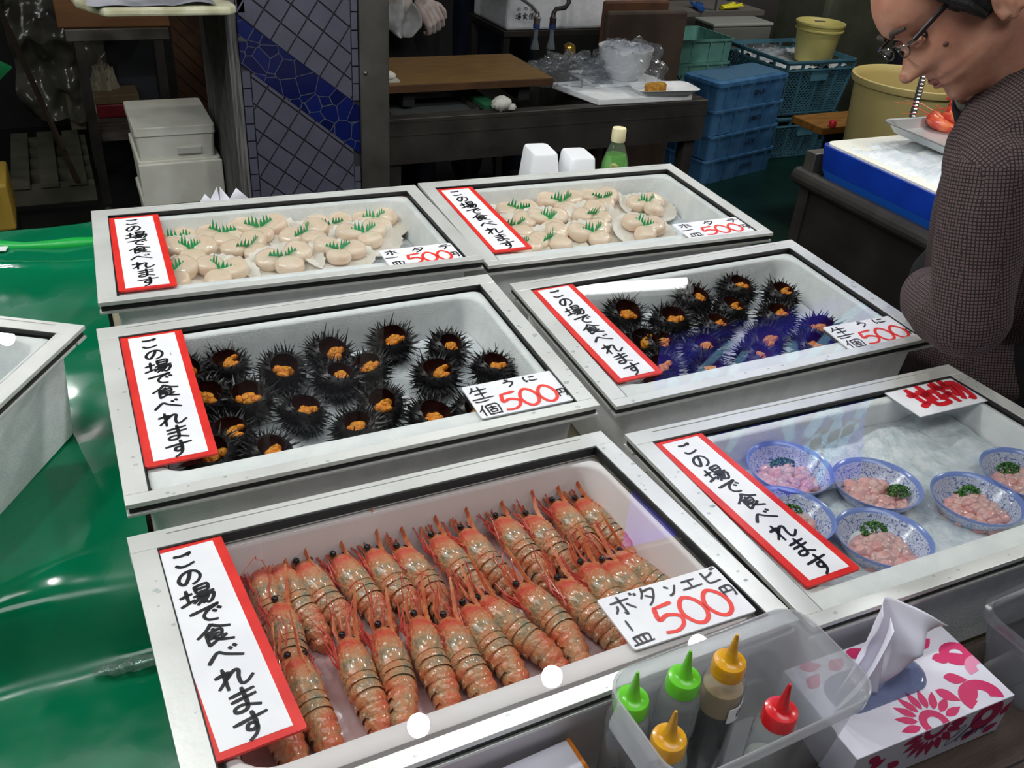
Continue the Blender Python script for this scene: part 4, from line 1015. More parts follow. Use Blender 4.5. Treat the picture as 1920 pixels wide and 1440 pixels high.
# mesh baskets
basket_m = pm('teal_blue_basket', (80, 128, 146), .5, 0, (66, 110, 128), 10)
def basket(name, label, M, w, d, h, low=False):
    t = thing(name, label, 'basket', M, 'teal mesh baskets')
    mb = MB(); tp = .045
    # rim and base
    mb.loft([rrect(w, d, .03, h - .022), rrect(w + .012, d + .012, .03, h - .010), rrect(w + .012, d + .012, .03, h), rrect(w - .012, d - .012, .03, h), rrect(w - .016, d - .016, .03, h - .022)], loop=True)
    mb.loft([rrect(w + .004, d + .004, .03, h - .055), rrect(w + .004, d + .004, .03, h - .048), rrect(w - .014, d - .014, .03, h - .048), rrect(w - .014, d - .014, .03, h - .055)], loop=True)
    mb.loft([rrect(w - 2 * tp, d - 2 * tp, .03, 0), rrect(w - 2 * tp + .012, d - 2 * tp + .012, .03, .012), rrect(w - 2 * tp - .02, d - 2 * tp - .02, .03, .012), rrect(w - 2 * tp - .03, d - 2 * tp - .03, .03, .006)])
    mb.build('rim', basket_m, t, False)
    # lattice walls with holes: slanted slats in two directions, plus panels and ribs
    mb = MB()
    for side_ in range(4):
        L = (w if side_ % 2 == 0 else d)
        Ms = RZ(PI / 2 * side_)
        dep = (d if side_ % 2 == 0 else w) / 2
        def pt(s_, z): return (s_ * (L / 2 - tp + (tp - .004) * z / h), -(dep - tp + (tp - .004) * z / h), z)
        n = int(L / .028)
        hh = h - .052
        rows = 9
        for i in range(n):
            for j in range(rows):
                for sg in (0, 1):
                    s0 = -1 + 2 * i / n; s1 = -1 + 2 * (i + 1) / n; z0, z1 = hh * j / rows + .006, hh * (j + 1) / rows + .006
                    a, b_ = (pt(s0, z0), pt(s1, z1)) if sg == 0 else (pt(s1, z0), pt(s0, z1))
                    q = .0042
                    mb.add([(a[0] - q, a[1], a[2]), (a[0] + q, a[1], a[2]), (b_[0] + q, b_[1], b_[2]), (b_[0] - q, b_[1], b_[2]), (a[0] - q, a[1] + .004, a[2]), (a[0] + q, a[1] + .004, a[2]), (b_[0] + q, b_[1] + .004, b_[2]), (b_[0] - q, b_[1] + .004, b_[2])],
                           [(0, 1, 2, 3), (7, 6, 5, 4), (0, 3, 7, 4), (1, 5, 6, 2)], 0, Ms)
        for f in (-1, -.55, 0, .55, 1):
            a, b_ = pt(f, .004), pt(f, h - .02); q = .009
            mb.add([(a[0] - q, a[1] - .004, a[2]), (a[0] + q, a[1] - .004, a[2]), (b_[0] + q, b_[1] - .004, b_[2]), (b_[0] - q, b_[1] - .004, b_[2]), (a[0] - q, a[1] + .006, a[2]), (a[0] + q, a[1] + .006, a[2]), (b_[0] + q, b_[1] + .006, b_[2]), (b_[0] - q, b_[1] + .006, b_[2])],
                   [(0, 1, 2, 3), (7, 6, 5, 4), (0, 3, 7, 4), (1, 5, 6, 2)], 0, Ms)
        c0, c1 = pt(-.26, h - .12), pt(.26, h - .055)
        mb.box(c0[0], c1[0], c1[1] - .004, c1[1] + .004, h - .115, h - .055, 0, Ms)
    mb.build('mesh_wall', basket_m, t, False)
    return t
BM = T(3.35, 2.95, 0) @ RZ(.02) @ T(.255, .27, 0)
basket('mesh_basket', 'teal mesh basket of ice under the yellow bucket', BM @ T(0, 0, .262), .51, .54, .315)
b2 = basket('mesh_basket', 'lower teal mesh basket with black print, carrying the basket of ice', BM @ T(.0, 0, .0045), .50, .53, .2565)
mb = MB(); M = T(.10, -.262, 0) @ RX(PI / 2)
for i, g in enumerate(('ko_u', 'ho_k')): write(mb, g, .02 + i * .045, .13, .038, .045, .007, 0, M)
mb.build('print', ink, b2, False)
def icef2(u, v): return ((u - .5) * .46, (v - .5) * .48, .02 * mnoise.noise(Vector((u * 9, v * 9, 1))) + .008 * mnoise.noise(Vector((u * 40, v * 40, 3))))
o = MB().grid(icef2, 40, 50).build('ice_heap', ice); o.matrix_world = BM @ T(0, 0, .53); tag(o, 'crushed ice filling the teal mesh basket', 'ice', kind='stuff')
crumple('plastic_bag', tuple((BM @ T(-.12, .03, .545)).translation), .10, .13, .05, 21, 'clear plastic bag lying on the ice in the mesh basket', fold=.4)
cream = pm('cream_yellow_plastic', (214, 204, 128), .45, 0, (200, 188, 112), 6, 0.3, 0.7)
p = ony(1548, 108, 3.02); t = thing('yellow_bucket', 'cream yellow bucket with a doubled rim standing in the ice basket', 'bucket', T(p.x - .03, 3.09, .545) @ Matrix.Diagonal((.73, .73, .84, 1)))
MB().lathe([(.001, 0), (.138, 0), (.143, .006), (.170, .20), (.186, .202), (.187, .212), (.172, .215), (.174, .236), (.189, .238), (.190, .252), (.183, .254), (.176, .25), (.166, .20), (.136, .01), (.001, .008)], 48).build('bucket_body', cream, t, angle=50)
MB().box(-.05, .03, -.02, .01, .252, .257, 0, RZ(-.3)).build('paper_tag', pm('dull_tag', (120, 104, 90), .7), t, False)
stain_cream = pm('stained_cream_plastic', (216, 196, 128), .5, 0, (188, 172, 112), 3, 0.3, 0.75)
nt, b = nodes_of(stain_cream)
p = onplane(1690, 150, (0, 1.85, 0), (0, 1, 0)); BZ = .50
t = thing('cream_bucket', 'large stained cream plastic bucket behind the blue ice tub', 'bucket', T(3.02, 1.80, .395))
MB().lathe([(.001, 0), (.205, 0), (.212, .008), (.236, .36), (.252, .366), (.255, .378), (.254, .392), (.246, .395), (.238, .388), (.228, .36), (.20, .012), (.001, .01)], 56).build('bucket_body', stain_cream, t, angle=50)
t = thing('wooden_stand', 'low stand with a brown wooden top behind the large cream bucket', 'stand', T(3.22, 2.28, 0) @ RZ(.02))
MB().box(-.37, .40, -.19, .02, BZ - .035, BZ - .0005).build('stand_top', pm('ply_brown', (150, 104, 44), .5, 0, (124, 82, 34), 5, stretch=(2, 10, 2)), t, False, .004)
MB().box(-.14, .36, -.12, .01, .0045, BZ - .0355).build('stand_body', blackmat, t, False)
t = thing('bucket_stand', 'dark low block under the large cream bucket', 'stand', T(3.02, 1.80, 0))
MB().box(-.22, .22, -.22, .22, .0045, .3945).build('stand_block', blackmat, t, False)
o = MB().lathe([(.001, 0), (.016, 0), (.018, .02), (.012, .03), (.001, .032)], 14).build('red_cap', pm('red_plastic', (200, 40, 50), .4)); p = onz(1580, 246, BZ); o.location = (p.x, max(p.y, 2.09), BZ); tag(o, 'small red cap on the wooden stand beside the blue tub', 'cap')

# grey foam box behind the basket, shelf unit with gloves
t = thing('grey_foam_box', 'dull grey foam box behind the mesh basket', 'box', T(3.50, 3.68, 0.0045))
MB().box(-.22, .22, -.10, .10, 0, .63).build('box_body', pm('grey_foam', (116, 116, 110), .8), t, False, .01)
MB().box(-.225, .225, -.105, .105, .6305, .65).build('box_lid', pm('pale_foam', (176, 178, 172), .8), t, False, .006)
t = thing('tool_shelf', 'dark shelf unit with gloves on it at the back', 'shelf', T(2.76, 2.98, 0))
MB().box(-.29, .29, -.10, .20, .838, .862).build('shelf_board', pm('grey_shelf', (98, 94, 90), .6), t, False)
for x in (-.27, .27): MB().box(x - .015, x + .015, .16, .19, .862, 3.1995).build('post', darksteel, t, False)
MB().box(-.29, .29, .19, .20, .87, 1.4).build('back_panel', blackmat, t, False)
MB().box(-.012, .004, -.09, -.07, .862, 1.2).build('front_post', pm('grey_post', (110, 110, 108), .5), t, False)
rg = random.Random(9)
for k, (x, c, lb, nm) in enumerate(((.05, (214, 206, 40), 'bright yellow rubber glove on the shelf', 'yellow_glove'), (-.06, (40, 84, 150), 'blue rubber glove on the shelf beside the yellow glove', 'blue_glove'))):
    mb = MB(); mb.tube([(-.05, 0, .012), (.02, .0, .014)], [.02, .026], 10, 0, None, .5)
    for q in range(5): mb.tube([(.015, (q - 2) * .009, .013), (.06, (q - 2) * .013, .014 + rg.uniform(0, .012)), (.09 - abs(q - 1.6) * .008, (q - 2) * .016, .010 + rg.uniform(0, .02))], [.008, .007, .005], 7)
    o = mb.build(nm, pm(nm + '_rubber', c, .4)); o.matrix_world = T(2.76 + x * 1.6, 2.92, .8625) @ RZ(.2 + k); tag(o, lb, 'glove')

# ------------------------------------------------------------------ right bench with blue tub of ice
benchm = pm('dull_steel_bench', (86, 82, 78), .38, .5, (64, 61, 58), 9, .3, .7, .1, 50)
t = thing('side_bench', 'grey steel bench with rounded edge along the right side', 'bench', T(2.05, .25, 0))
mb = MB(); mb.box(-.39, .45, -.85, .69, .745, .775); mb.tube([(-.385, -.85, .775), (-.385, .69, .775)], .026, 14); mb.build('bench_top', benchm, t, False, .004)
MB().box(-.37, -.35, -.85, .67, .30, .745).build('front_panel', pm('dark_bench_panel', (56, 52, 48), .45, .3, (44, 41, 38), 6), t, False)
for x in (-.36, .42):
    for y in (-.82, .65): MB().box(x - .02, x + .02, y - .02, y + .02, 0, .745).build('leg', darksteel, t, False)
t = thing('bench_rail', 'short grey steel box on the bench behind the blue tub', 'rail', T(1.73, .905, .7755))
MB().box(-.055, .19, -.012, .030, 0, .075).build('rail_body', steel, t, False, .003)
TX, TY0, TY1 = 1.675, .875, -.35
zt = onplane(1600, 300, (TX, 0, 0), (1, 0, 0)).z
TUBT = .888
tub_m = pm('blue_tub', (14, 62, 176), .4, 0, (10, 52, 156), 8)
tub2 = pm('light_blue_tub', (22, 96, 200), .4)
t = thing('blue_ice_tub', 'bright blue plastic tub heaped with ice on the right bench', 'tub', T(0, 0, 0))
cx, cy = TX + .29, (TY0 + TY1) / 2; w, d = .58, TY0 - TY1
MB().loft([rrect(w - .03, d - .03, .03, .776, 5, cx, cy), rrect(w, d, .03, TUBT - .07, 5, cx, cy)]).build('lower_tub', tub2, t)
MB().loft([rrect(w, d, .03, TUBT - .069, 5, cx, cy), rrect(w + .014, d + .014, .03, TUBT - .006, 5, cx, cy), rrect(w + .012, d + .012, .03, TUBT, 5, cx, cy), rrect(w - .004, d - .004, .03, TUBT, 5, cx, cy), rrect(w - .03, d - .03, .03, TUBT - .05, 5, cx, cy)]).build('upper_tub', tub_m, t)
MB().loft([rrect(w - .004, d - .004, .03, TUBT - .012, 5, cx, cy), rrect(w - .004, d - .004, .03, TUBT + .006, 5, cx, cy), rrect(w - .022, d - .022, .03, TUBT + .007, 5, cx, cy)]).build('foam_liner', pm('cream_foam', (238, 236, 222), .7), t)
def icef3(u, v):
    x, y = cx + (u - .5) * (w - .03), cy + (v - .5) * (d - .03)
    e = min(u, 1 - u, v, 1 - v)
    return (x, y, TUBT + .006 + .055 * sm(0, .35, e) + .018 * mnoise.noise(Vector((x * 14, y * 14, 0))) * sm(0, .1, e) + .008 * mnoise.noise(Vector((x * 55, y * 55, 2))) * sm(0, .06, e))
bright_ice = pm('bright_crushed_ice', (240, 243, 242), .4, 0, (224, 232, 236), 50, bump=.8, bscale=120, sss=.2)
o = MB().grid(icef3, 60, 120).build('ice_heap', bright_ice); tag(o, 'heap of white crushed ice filling the blue tub', 'ice', kind='stuff')
pa = onz(1660, 232, .965)
t = thing('aluminium_tray', 'shallow aluminium tray resting on the ice of the blue tub', 'tray', T(2.06, .62, .945) @ RZ(-.04))
MB().loft([rrect(.50, .30, .03, 0), rrect(.53, .33, .035, .022), rrect(.545, .345, .035, .024), rrect(.545, .345, .035, .027), rrect(.527, .327, .035, .026), rrect(.49, .29, .03, .004)]).build('tray_body', pm('bright_aluminium', (190, 192, 192), .35, .7), t)
# boiled prawns heaped in the tray
prawn_m = pm('boiled_prawn', (218, 110, 64), .3, 0, (196, 62, 44), 40, coat=.4, bump=.4, bscale=200)
rg = random.Random(12)
for k in range(9):
    mb = MB(); pts = []; rad = []
    for i in range(9):
        f = i / 8; a = -.6 + 2.3 * f; pts.append((.035 * math.cos(a), .035 * math.sin(a) - .01, .012)); rad.append((.005, .011, .0125, .012, .0115, .0105, .009, .0065, .003)[i])
    mb.tube(pts, rad, 10)
    r_ = mb
    base = thing('boiled_prawn', 'orange boiled prawn heaped in the aluminium tray beside the customer', 'prawn', T(0, 0, 0), 'boiled prawns in the tray')
    mb.build('body', prawn_m, base)
    mb = MB()
    for q in range(5): mb.tube([(.030, -.02 + q * .006, .008), (.012 + rg.uniform(-.01, .01), -.03 + q * .008, .006), (.0 + rg.uniform(-.01, .02), -.045 + q * .012, .012)], [.0016, .0012, .0006], 5)
    mb.tube([(.03, -.03, .014), (.06, -.06, .02), (.09, -.07, .02)], [.001, .0008, .0004], 5)
    mb.build('legs', leg_m, base)
    pp = onz(1800 + rg.uniform(-24, 40), 226 + rg.uniform(-12, 14), .955)
    base.matrix_world = T(pp.x, pp.y, .9495 + .012 * (k // 3)) @ RZ(rg.uniform(0, 6)) @ RX(rg.uniform(-.3, .3)) @ Matrix.Scale(1.5, 4)
# flexible metal hose
a = ony(1733, 135, .95); c = ony(1710, 222, .95)
mb = MB(); axis = Vector(c) - Vector(a)
prof = []
n = 60; pts = [Vector(a) + axis * (i / n * 1.15 - .1) for i in range(n + 1)]
mb.tube(pts, [.0085 + .0022 * (1 if (i // 2) % 2 else 0) for i in range(n + 1)], 12)
t = thing('flexible_hose', 'ribbed chrome hose rising in front of the large cream bucket', 'hose', T(0, 0, 0))
mb.build('ribbed_tube', pm('hose_chrome', (170, 170, 168), .25, .9), t, angle=20)
lo = pts[-1]; MB().tube([lo, (lo.x + .01, lo.y + .01, .80), (lo.x + .02, lo.y + .01, .7755)], .010, 10).build('foot', darksteel, t)

# dark clothing and cloth behind the bucket
navy = pm('navy_cloth', (22, 22, 46), .85, 0, (14, 14, 32), 9)

# ------------------------------------------------------------------ left background
p1, p2 = ony(120, 55, 3.05), ony(317, 66, 3.05)
X0, X1, RT = p1.x, p2.x, p1.z
t = thing('steel_rack', 'dark steel rack on casters behind the foam boxes at the left', 'rack', T((X0 + X1) / 2, 3.3, 0))
hw = (X1 - X0) / 2
rackm = pm('dull_rack_steel', (118, 112, 104), .45, .5, (84, 79, 72), 8)
MB().box(-hw, hw, -.26, -.24, RT - .045, RT).build('front_bar', rackm, t, False, .002)
MB().box(-hw, hw, -.24, .28, RT - .02, RT - .001).build('top_shelf', darksteel, t, False)
for sx in (-1, 1):
    for y in (-.235, .26):
        x = sx * (hw - .045)
        l = MB().box(x - .018, x + .018, y - .018, y + .018, .07, RT - .02).build('leg', darksteel, t, False)
        m2 = MB(); m2.lathe([(.001, -.012), (.028, -.012), (.032, 0), (.028, .012), (.001, .012)], 16, 0, T(x, y, .034) @ RY(PI / 2)); m2.box(x - .006, x + .006, y - .01, y + .01, .04, .07)
        m2.build('caster', pm('caster_rubber', (60, 58, 55), .4), l, False)
mb = MB()
for k in range(9): mb.box(-hw + .06, hw - .06, -.20 + k * .05, -.18 + k * .05, .36, .372)
mb.box(-hw + .05, hw - .05, -.235, -.215, .345, .372); mb.build('slatted_shelf', rackm, t, False)
t = thing('low_crate', 'flat red crate standing on the slatted rack shelf', 'crate', T((X0 + X1) / 2 - .02, 3.36, .3725))
MB().box(-.10, .08, -.06, .10, 0, .06).build('crate_body', pm('dark_red_plastic', (120, 22, 30), .5), t, False, .006)
MB().box(-.10, .08, -.06, .10, .0605, .10).build('crate_cover', pm('brown_card', (110, 92, 66), .8), t, False, .004)
t = thing('file_panel', 'tall dark panel leaning at the back of the steel rack', 'panel', T((X0 + X1) / 2 + .06, 3.53, .3725))
MB().box(-.10, .10, -.02, .02, 0, .38).build('panel_body', pm('dark_grey_panel', (48, 50, 54), .6), t, False)
o = crumple('paper_bag', ((X0 + .12), 3.42, .3725), .06, .05, .20, 31, 'crumpled pale paper bag on the left of the slatted rack shelf', pm('pale_paper', (150, 142, 120), .85), .35)
wb = pm('brown_box_wood', (130, 88, 48), .6, 0, (98, 62, 32), 3, .3, .7, stretch=(1, 8, 8))
b1, b2 = ony(108, 52, 3.05), ony(330, 20, 3.05)
t = thing('wooden_box', 'brown wooden box on top of the steel rack', 'box', T((b1.x + b2.x) / 2, 3.28, RT))
MB().box(-(b2.x - b1.x) / 2, (b2.x - b1.x) / 2, -.22, .22, 0.0005, .16).build('box_body', wb, t, False, .006)
# foam lid with plastic at the top left, held by a bracket on the pillar board
a, c = ony(196, 33, 1.50), ony(448, 27, 1.50)
t = thing('foam_cover', 'dirty white foam slab wrapped in grey plastic at the top left, touching the tiled pillar', 'foam', T(0, 0, 0))
zl = a.z
mb = MB(); mb.prism([(a.x, 1.50), (c.x - .02, 1.50), (c.x, 1.53), (c.x - .005, 1.589), (.128, 1.60), (.128, 2.10), (a.x - .1, 2.10), (a.x - .06, 1.62)], zl, zl + .022)
mb.build('slab_body', pm('dirty_foam', (206, 204, 176), .8, 0, (176, 172, 140), 14), t, False, .007)
def wrapf(u, v):
    x = a.x - .035 + u * (c.x - a.x - .02); y = 1.505 + v * .5
    return (min(x, .125) if y > 1.585 else x, y, zl + .0245 + .016 * abs(mnoise.noise(Vector((x * 9, y * 5, 3)))) + .03 * (1 - u) * v)
MB().grid(wrapf, 40, 24).build('plastic_cover', pm('grey_plastic_film', (150, 150, 158), .25, 0, (196, 196, 204), 6, bump=.5, bscale=14), t, angle=60)
MB().box(.04, .131, 1.70, 2.05, zl - .02, zl - .0005).build('bracket', darksteel, t, False)
# thin pole and brown planks between the rack and the pillar
a, c = ony(325, 28, 2.45), ony(346, 190, 2.45)
o = MB().tube([(a.x, 2.45, 1.6), (a.x, 2.45, 0.0)], .010, 10).build('thin_pole', rackm); tag(o, 'thin steel pole standing behind the white foam boxes', 'pole')
t = thing('plank_panel', 'brown panel of slanting planks beside the weathered board', 'panel', T(0, 0, 0))
mb = MB(); mb.box(.072, .20, 2.40, 2.42, 0, 1.45)
mb.build('panel_body', pm('dark_panel_wood', (84, 56, 38), .7, 0, (46, 30, 22), 6, .35, .65), t, False)
mb = MB()
for k in range(22):
    z = .1 + k * .055; mb.add([(.072, 2.396, z + .13), (.072, 2.396, z + .178), (.19, 2.396, z + .048), (.19, 2.396, z)], [(0, 1, 2, 3)])
mb.build('slanting_planks', pm('slat_wood', (98, 66, 44), .65, 0, (66, 42, 28), 9), t, False)
# stack of white foam boxes
HS = [.165, .16, .155, .155, .106]; z = .0005
LBS = ['lowest of the stack beside the pillar', 'second from the floor in the stack beside the pillar', 'third from the floor in the stack beside the pillar', 'second from the top of the stack beside the pillar', 'topmost of the stack beside the pillar, with a lid and recessed handle']
cream_foam = pm('cream_white_foam', (226, 225, 212), .7, 0, (214, 212, 198), 10)
for k, hgt in enumerate(HS):
    t = thing('foam_carton', 'white foam box, ' + LBS[k], 'box', T(-.006 + .004 * (k % 2), 2.06, z), 'white foam boxes stacked beside the pillar')
    w2 = .122 + .004 * (k % 2); tp = .008
    MB().loft([rrect(2 * (w2 - tp), .30, .012, 0), rrect(2 * w2 - .006, .312, .012, hgt - .03)]).build('box_body', cream_foam, t, False)
    MB().loft([rrect(2 * w2, .318, .012, hgt - .0298), rrect(2 * w2, .318, .012, hgt - .001)]).build('box_lid', cream_foam, t, False, .003)
    if k == 4: MB().box(.0, .075, -.158, -.152, .014, .038).build('handle_recess', pm('foam_shade', (196, 194, 184), .8), t, False, .003)
    if k == 3: MB().loft([[(-w2, -.165, .01), (w2 + .003, -.163, .01), (w2 + .003, -.163, .144), (-w2, -.165, .144)], [(-w2, -.158, .008), (w2 + .003, -.158, .008), (w2 + .003, -.158, .148), (-w2, -.158, .148)]]).build('front_sheet', cream_foam, t, False, .003)
    z += hgt
o = crumple('clear_wrap', (-.150, 2.02, .30), .016, .10, .12, 41, 'torn clear plastic film hanging at the left of the foam box stack', fold=.4)
# pallet, plank, dark plastic
t = thing('wooden_pallet', 'grey wooden pallet lying on the floor at the far left', 'pallet', T(-.42, 3.62, 0))
palm = pm('pallet_wood', (108, 106, 88), .85, 0, (72, 72, 60), 5, .3, .7, .3, 30)
for k in range(3): MB().box(-.165 + k * .115, -.09 + k * .115, -.38, .38, .10, .122).build('deck_board', palm, t, False, .002)
for y in (-.34, -.15, 0, .17, .34): MB().box(-.17, .17, y - .03, y + .03, .02, .0998).build('stringer', palm, t, False, .002)
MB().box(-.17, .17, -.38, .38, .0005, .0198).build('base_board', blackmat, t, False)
a, c = ony(0, 20, 3.45), ony(100, 240, 3.30)
t = thing('leaning_plank', 'dark wooden plank leaning behind the pallet', 'plank', T(0, 0, 0))
mb = MB(); d = Vector(c) - Vector(a); top = Vector(a) - d * .25; foot = Vector(c) + d * (c.z - .124) / (-d.z) if d.z < 0 else Vector(c)
mb.tube([top, foot], [.024, .024], 4, 0, None, .5); mb.build('plank_body', pm('dark_plank', (66, 54, 42), .8), t, False)
filmd = pm('dark_film', (58, 56, 50), .22, 0, (88, 86, 78), 4, bump=1.0, bscale=9, coat=.3)
def filmf(u, v):
    x = -.50 + .42 * u; z = .18 + .95 * v
    q = mnoise.noise(Vector((x * 7, z * 6, 4))); r_ = mnoise.noise(Vector((x * 16, z * 13, 7)))
    return (x + .04 * q, 4.05 + .10 * q + .05 * r_ - .2 * (1 - v) * u, z + .02 * r_)
o = MB().grid(filmf, 44, 70).build('plastic_film', filmd, angle=25); tag(o, 'dark crumpled plastic film hanging behind the pallet at the far left', 'plastic')
t = thing('timber_block', 'short pale timber block standing behind the pallet', 'timber', T(-.27, 4.02, .1225))
MB().box(-.035, .035, -.03, .03, .0, .22).build('block_body', pm('pale_timber', (112, 100, 84), .8), t, False, .004)
# green sheet hanging and yellow crate at the left edge of the view
a = ony(22, 128, 2.1); t = thing('green_bag', 'corner of a green bag poking in at the left photo edge', 'bag', T(a.x, 2.1, a.z))
mb = MB(); mb.loft([[(-.20, -.02, .05), (-.20, .12, .05), (-.20, .12, -.12), (-.20, -.02, -.12)], [(-.04, .0, .018), (-.04, .05, .018), (-.04, .05, -.02), (-.04, .0, -.035)], [(0, .01, .001), (0, .02, .001), (0, .02, -.002), (0, .01, -.002)]])
mb.build('bag_body', pm('green_bag', (16, 122, 66), .4, 0, (10, 96, 52), 7), t, angle=60)
MB().tube([(-.18, .05, -.1), (-.20, .05, -a.z + .006)], .02, 8).build('pole', blackmat, t)
a = ony(8, 345, 2.35); t = thing('yellow_crate', 'corner of a yellow plastic crate at the left photo edge', 'crate', T(a.x - .16, 2.42, 0))
MB().box(-.18, .168, -.10, .16, a.z - .16, a.z + .008).build('crate_body', pm('yellow_plastic', (206, 170, 70), .5), t, False, .01)
mb = MB(); mb.box(-.16, .14, -.102, -.1005, a.z - .035, a.z - .01); mb.build('slot', blackmat, t, False)
MB().box(-.18, .168, -.10, .16, .0005, a.z - .1605).build('black_crate_base', pm('black_tub', (40, 42, 42), .35), t, False, .02)
# items standing behind the two scallop boxes
ftray = pm('glossy_foam_tray', (244, 245, 247), .28, coat=.2)
for k, (u, v, z, lb) in enumerate(((1012, 300, .905, 'left of the two, upturned behind the right scallop box'), (1082, 306, .895, 'right of the two, upturned behind the right scallop box'))):
    p = ony(u, v, .745)
    t = thing('foam_bowl', 'white foam tray, ' + lb, 'tray', T(p.x, .745, TT) @ RZ(-.12), 'upturned foam trays')
    hh = (ony(u - 22, (281, 289)[k], .745).z - TT)
    MB().loft([rrect(.105, .115, .012, 0), rrect(.105, .115, .012, .004), rrect(.098, .108, .012, .004), rrect(.082, .092, .014, hh * .55), rrect(.062, .085, .014, hh - .004), rrect(.056, .080, .012, hh)]).build('tray_body', ftray, t)
t = thing('tea_bottle', 'green tea bottle with cream cap behind the right scallop box', 'bottle', T(.893, .752, TT))
zc = ony(1160, 240, .752).z - TT
liquid = pm('green_tea', (96, 170, 60), .1, 0, (74, 150, 44), 10, coat=.8)
bpl = thin('bottle_plastic', (236, 244, 232), .12, .03, 1.5, (220, 232, 210))
MB().lathe([(.001, .001), (.031, .001), (.0325, .008), (.0325, zc - .092), (.031, zc - .085), (.025, zc - .066), (.024, zc - .064), (.001, zc - .064)], 28).build('tea', liquid, t)
MB().lathe([(.0325, .0), (.034, .006), (.034, zc - .092), (.0325, zc - .082), (.026, zc - .062), (.0175, zc - .040), (.0125, zc - .030), (.0125, zc - .022)], 28, cap0=False, cap1=False).build('bottle_body', bpl, t)
MB().lathe([(.0165, zc - .032), (.0172, zc - .030), (.0172, zc - .004), (.0160, zc), (.001, zc)], 24).build('cap', pm('cream_cap', (232, 222, 178), .45), t)
MB().lathe([(.0344, .02), (.0344, zc - .102)], 28, cap0=False, cap1=False).build('label_band', pm('tea_label', (150, 190, 110), .4, 0, (206, 214, 160), 40), t)
mb = MB()
for k, g in enumerate('500'): pass
M = T(-.020, -.0285, zc - .085) @ RZ(-.6) @ RX(PI / 2)
mb.lathe([(.0095, 0), (.0095, .0008), (.001, .0008)], 20, 0, M); mb.build('round_emblem', pm('pale_gold', (206, 206, 140), .4), t, False)
mb = MB()
for k, g in enumerate('500'): write(mb, g, -.0052 + k * .0052, .0, .005, .007, .0012, .0011, M)
mb.build('emblem_print', pm('olive_print', (90, 110, 50), .5), t, False)
# white plastic bag behind the left scallop box
bagw = pm('white_plastic_bag', (238, 238, 244), .4, 0, (226, 226, 234), 12)
t = thing('white_bag', 'white plastic bag with pointed tips behind the left scallop box', 'bag', T(-.05, .715, TT))
zb = ony(380, 352, .715).z - TT
def bagf(u, v):
    a = 2 * PI * u; prof = (.055, .06, .055, .045, .02, .002)
    k = min(4.999, v * 5); i = int(k); r_ = prof[i] + (prof[i + 1] - prof[i]) * (k - i)
    q = 1 + .22 * mnoise.noise(Vector((math.cos(a) * 2, math.sin(a) * 2, v * 3)))
    ridge = 1.0 + .35 * math.cos(a * 2)
    return (r_ * 1.3 * math.cos(a) * q, r_ * .6 * math.sin(a) * q, v * (zb + .0) * (.86 + .14 * abs(math.cos(a))))
MB().grid(bagf, 40, 20).build('bag_body', bagw, t, angle=25)
mb = MB(); mb.add([(-.06, -.02, zb - .05), (-.03, -.025, zb - .004), (.0, -.03, zb - .04), (.03, -.028, zb + .004), (.065, -.02, zb - .035), (0, .0, zb - .06)], [(0, 1, 2, 5), (2, 3, 4, 5)]); mb.build('bag_handle', bagw, t, True, 0, 0, .0008)

# ------------------------------------------------------------------ front counter with bottles, tissues
FT = .822
t = thing('front_counter', 'dark brown plank counter along the front of the stall', 'counter', T(.40, -.85, 0))
MB().box(-.75, .80, -.25, .205, FT - .03, FT).build('counter_top', wood_dark, t, False, .004)
mb = MB()
for k in range(6): mb.box(-.75, .80, -.24 + k * .075, -.238 + k * .075, FT, FT + .0006)
mb.build('plank_seams', blackmat, t, False)
for x in (-.7, .75):
    for y in (-.2, .16): MB().box(x - .03, x + .03, y - .03, y + .03, 0, FT - .03).build('leg', wood_dark, t, False)
milky = thin('milky_plastic', (240, 242, 244), .38, .12, 1.5, (240, 241, 244))
# condiment container
q = [onz(u, v, .972) for u, v in [(1122, 1258), (1440, 1140), (1642, 1300), (1245, 1450)]]
ccx, ccy = .186, -.683; cw, cd = .234, .122
t = thing('condiment_container', 'translucent plastic container holding the five squeeze bottles', 'container', T(ccx, ccy, FT) @ RZ(.04))
H = .150
rings = [rrect(cw - .04, cd - .036, .02, 0.0006, 6), rrect(cw - .034, cd - .030, .024, .004, 6), rrect(cw - .008, cd - .008, .028, H - .018, 6), rrect(cw - .006, cd - .006, .028, H - .016, 6), rrect(cw + .002, cd + .002, .030, H - .015, 6), rrect(cw + .003, cd + .003, .030, H - .001, 6), rrect(cw + .001, cd + .001, .030, H, 6),
         rrect(cw - .0015, cd - .0015, .029, H, 6), rrect(cw - .002, cd - .002, .029, H - .012, 6), rrect(cw - .010, cd - .010, .027, H - .016, 6), rrect(cw - .036, cd - .032, .022, .006, 6)]
MB().loft(rings).build('container_body', milky, t, angle=50)
mb = MB()
for sgn in (-1,):
    mb.loft([[(sgn * (cw / 2 + .001), -.032, H - .015), (sgn * (cw / 2 + .001), .032, H - .015), (sgn * (cw / 2 + .001), .032, H - .001), (sgn * (cw / 2 + .001), -.032, H - .001)], [(sgn * (cw / 2 + .014), -.024, H - .020), (sgn * (cw / 2 + .014), .024, H - .020), (sgn * (cw / 2 + .014), .024, H - .012), (sgn * (cw / 2 + .014), -.024, H - .012)]])
mb.build('grip', milky, t, angle=60)
bot_m = thin('bottle_milky', (240, 243, 242), .16, .10, 1.5, (228, 232, 232))
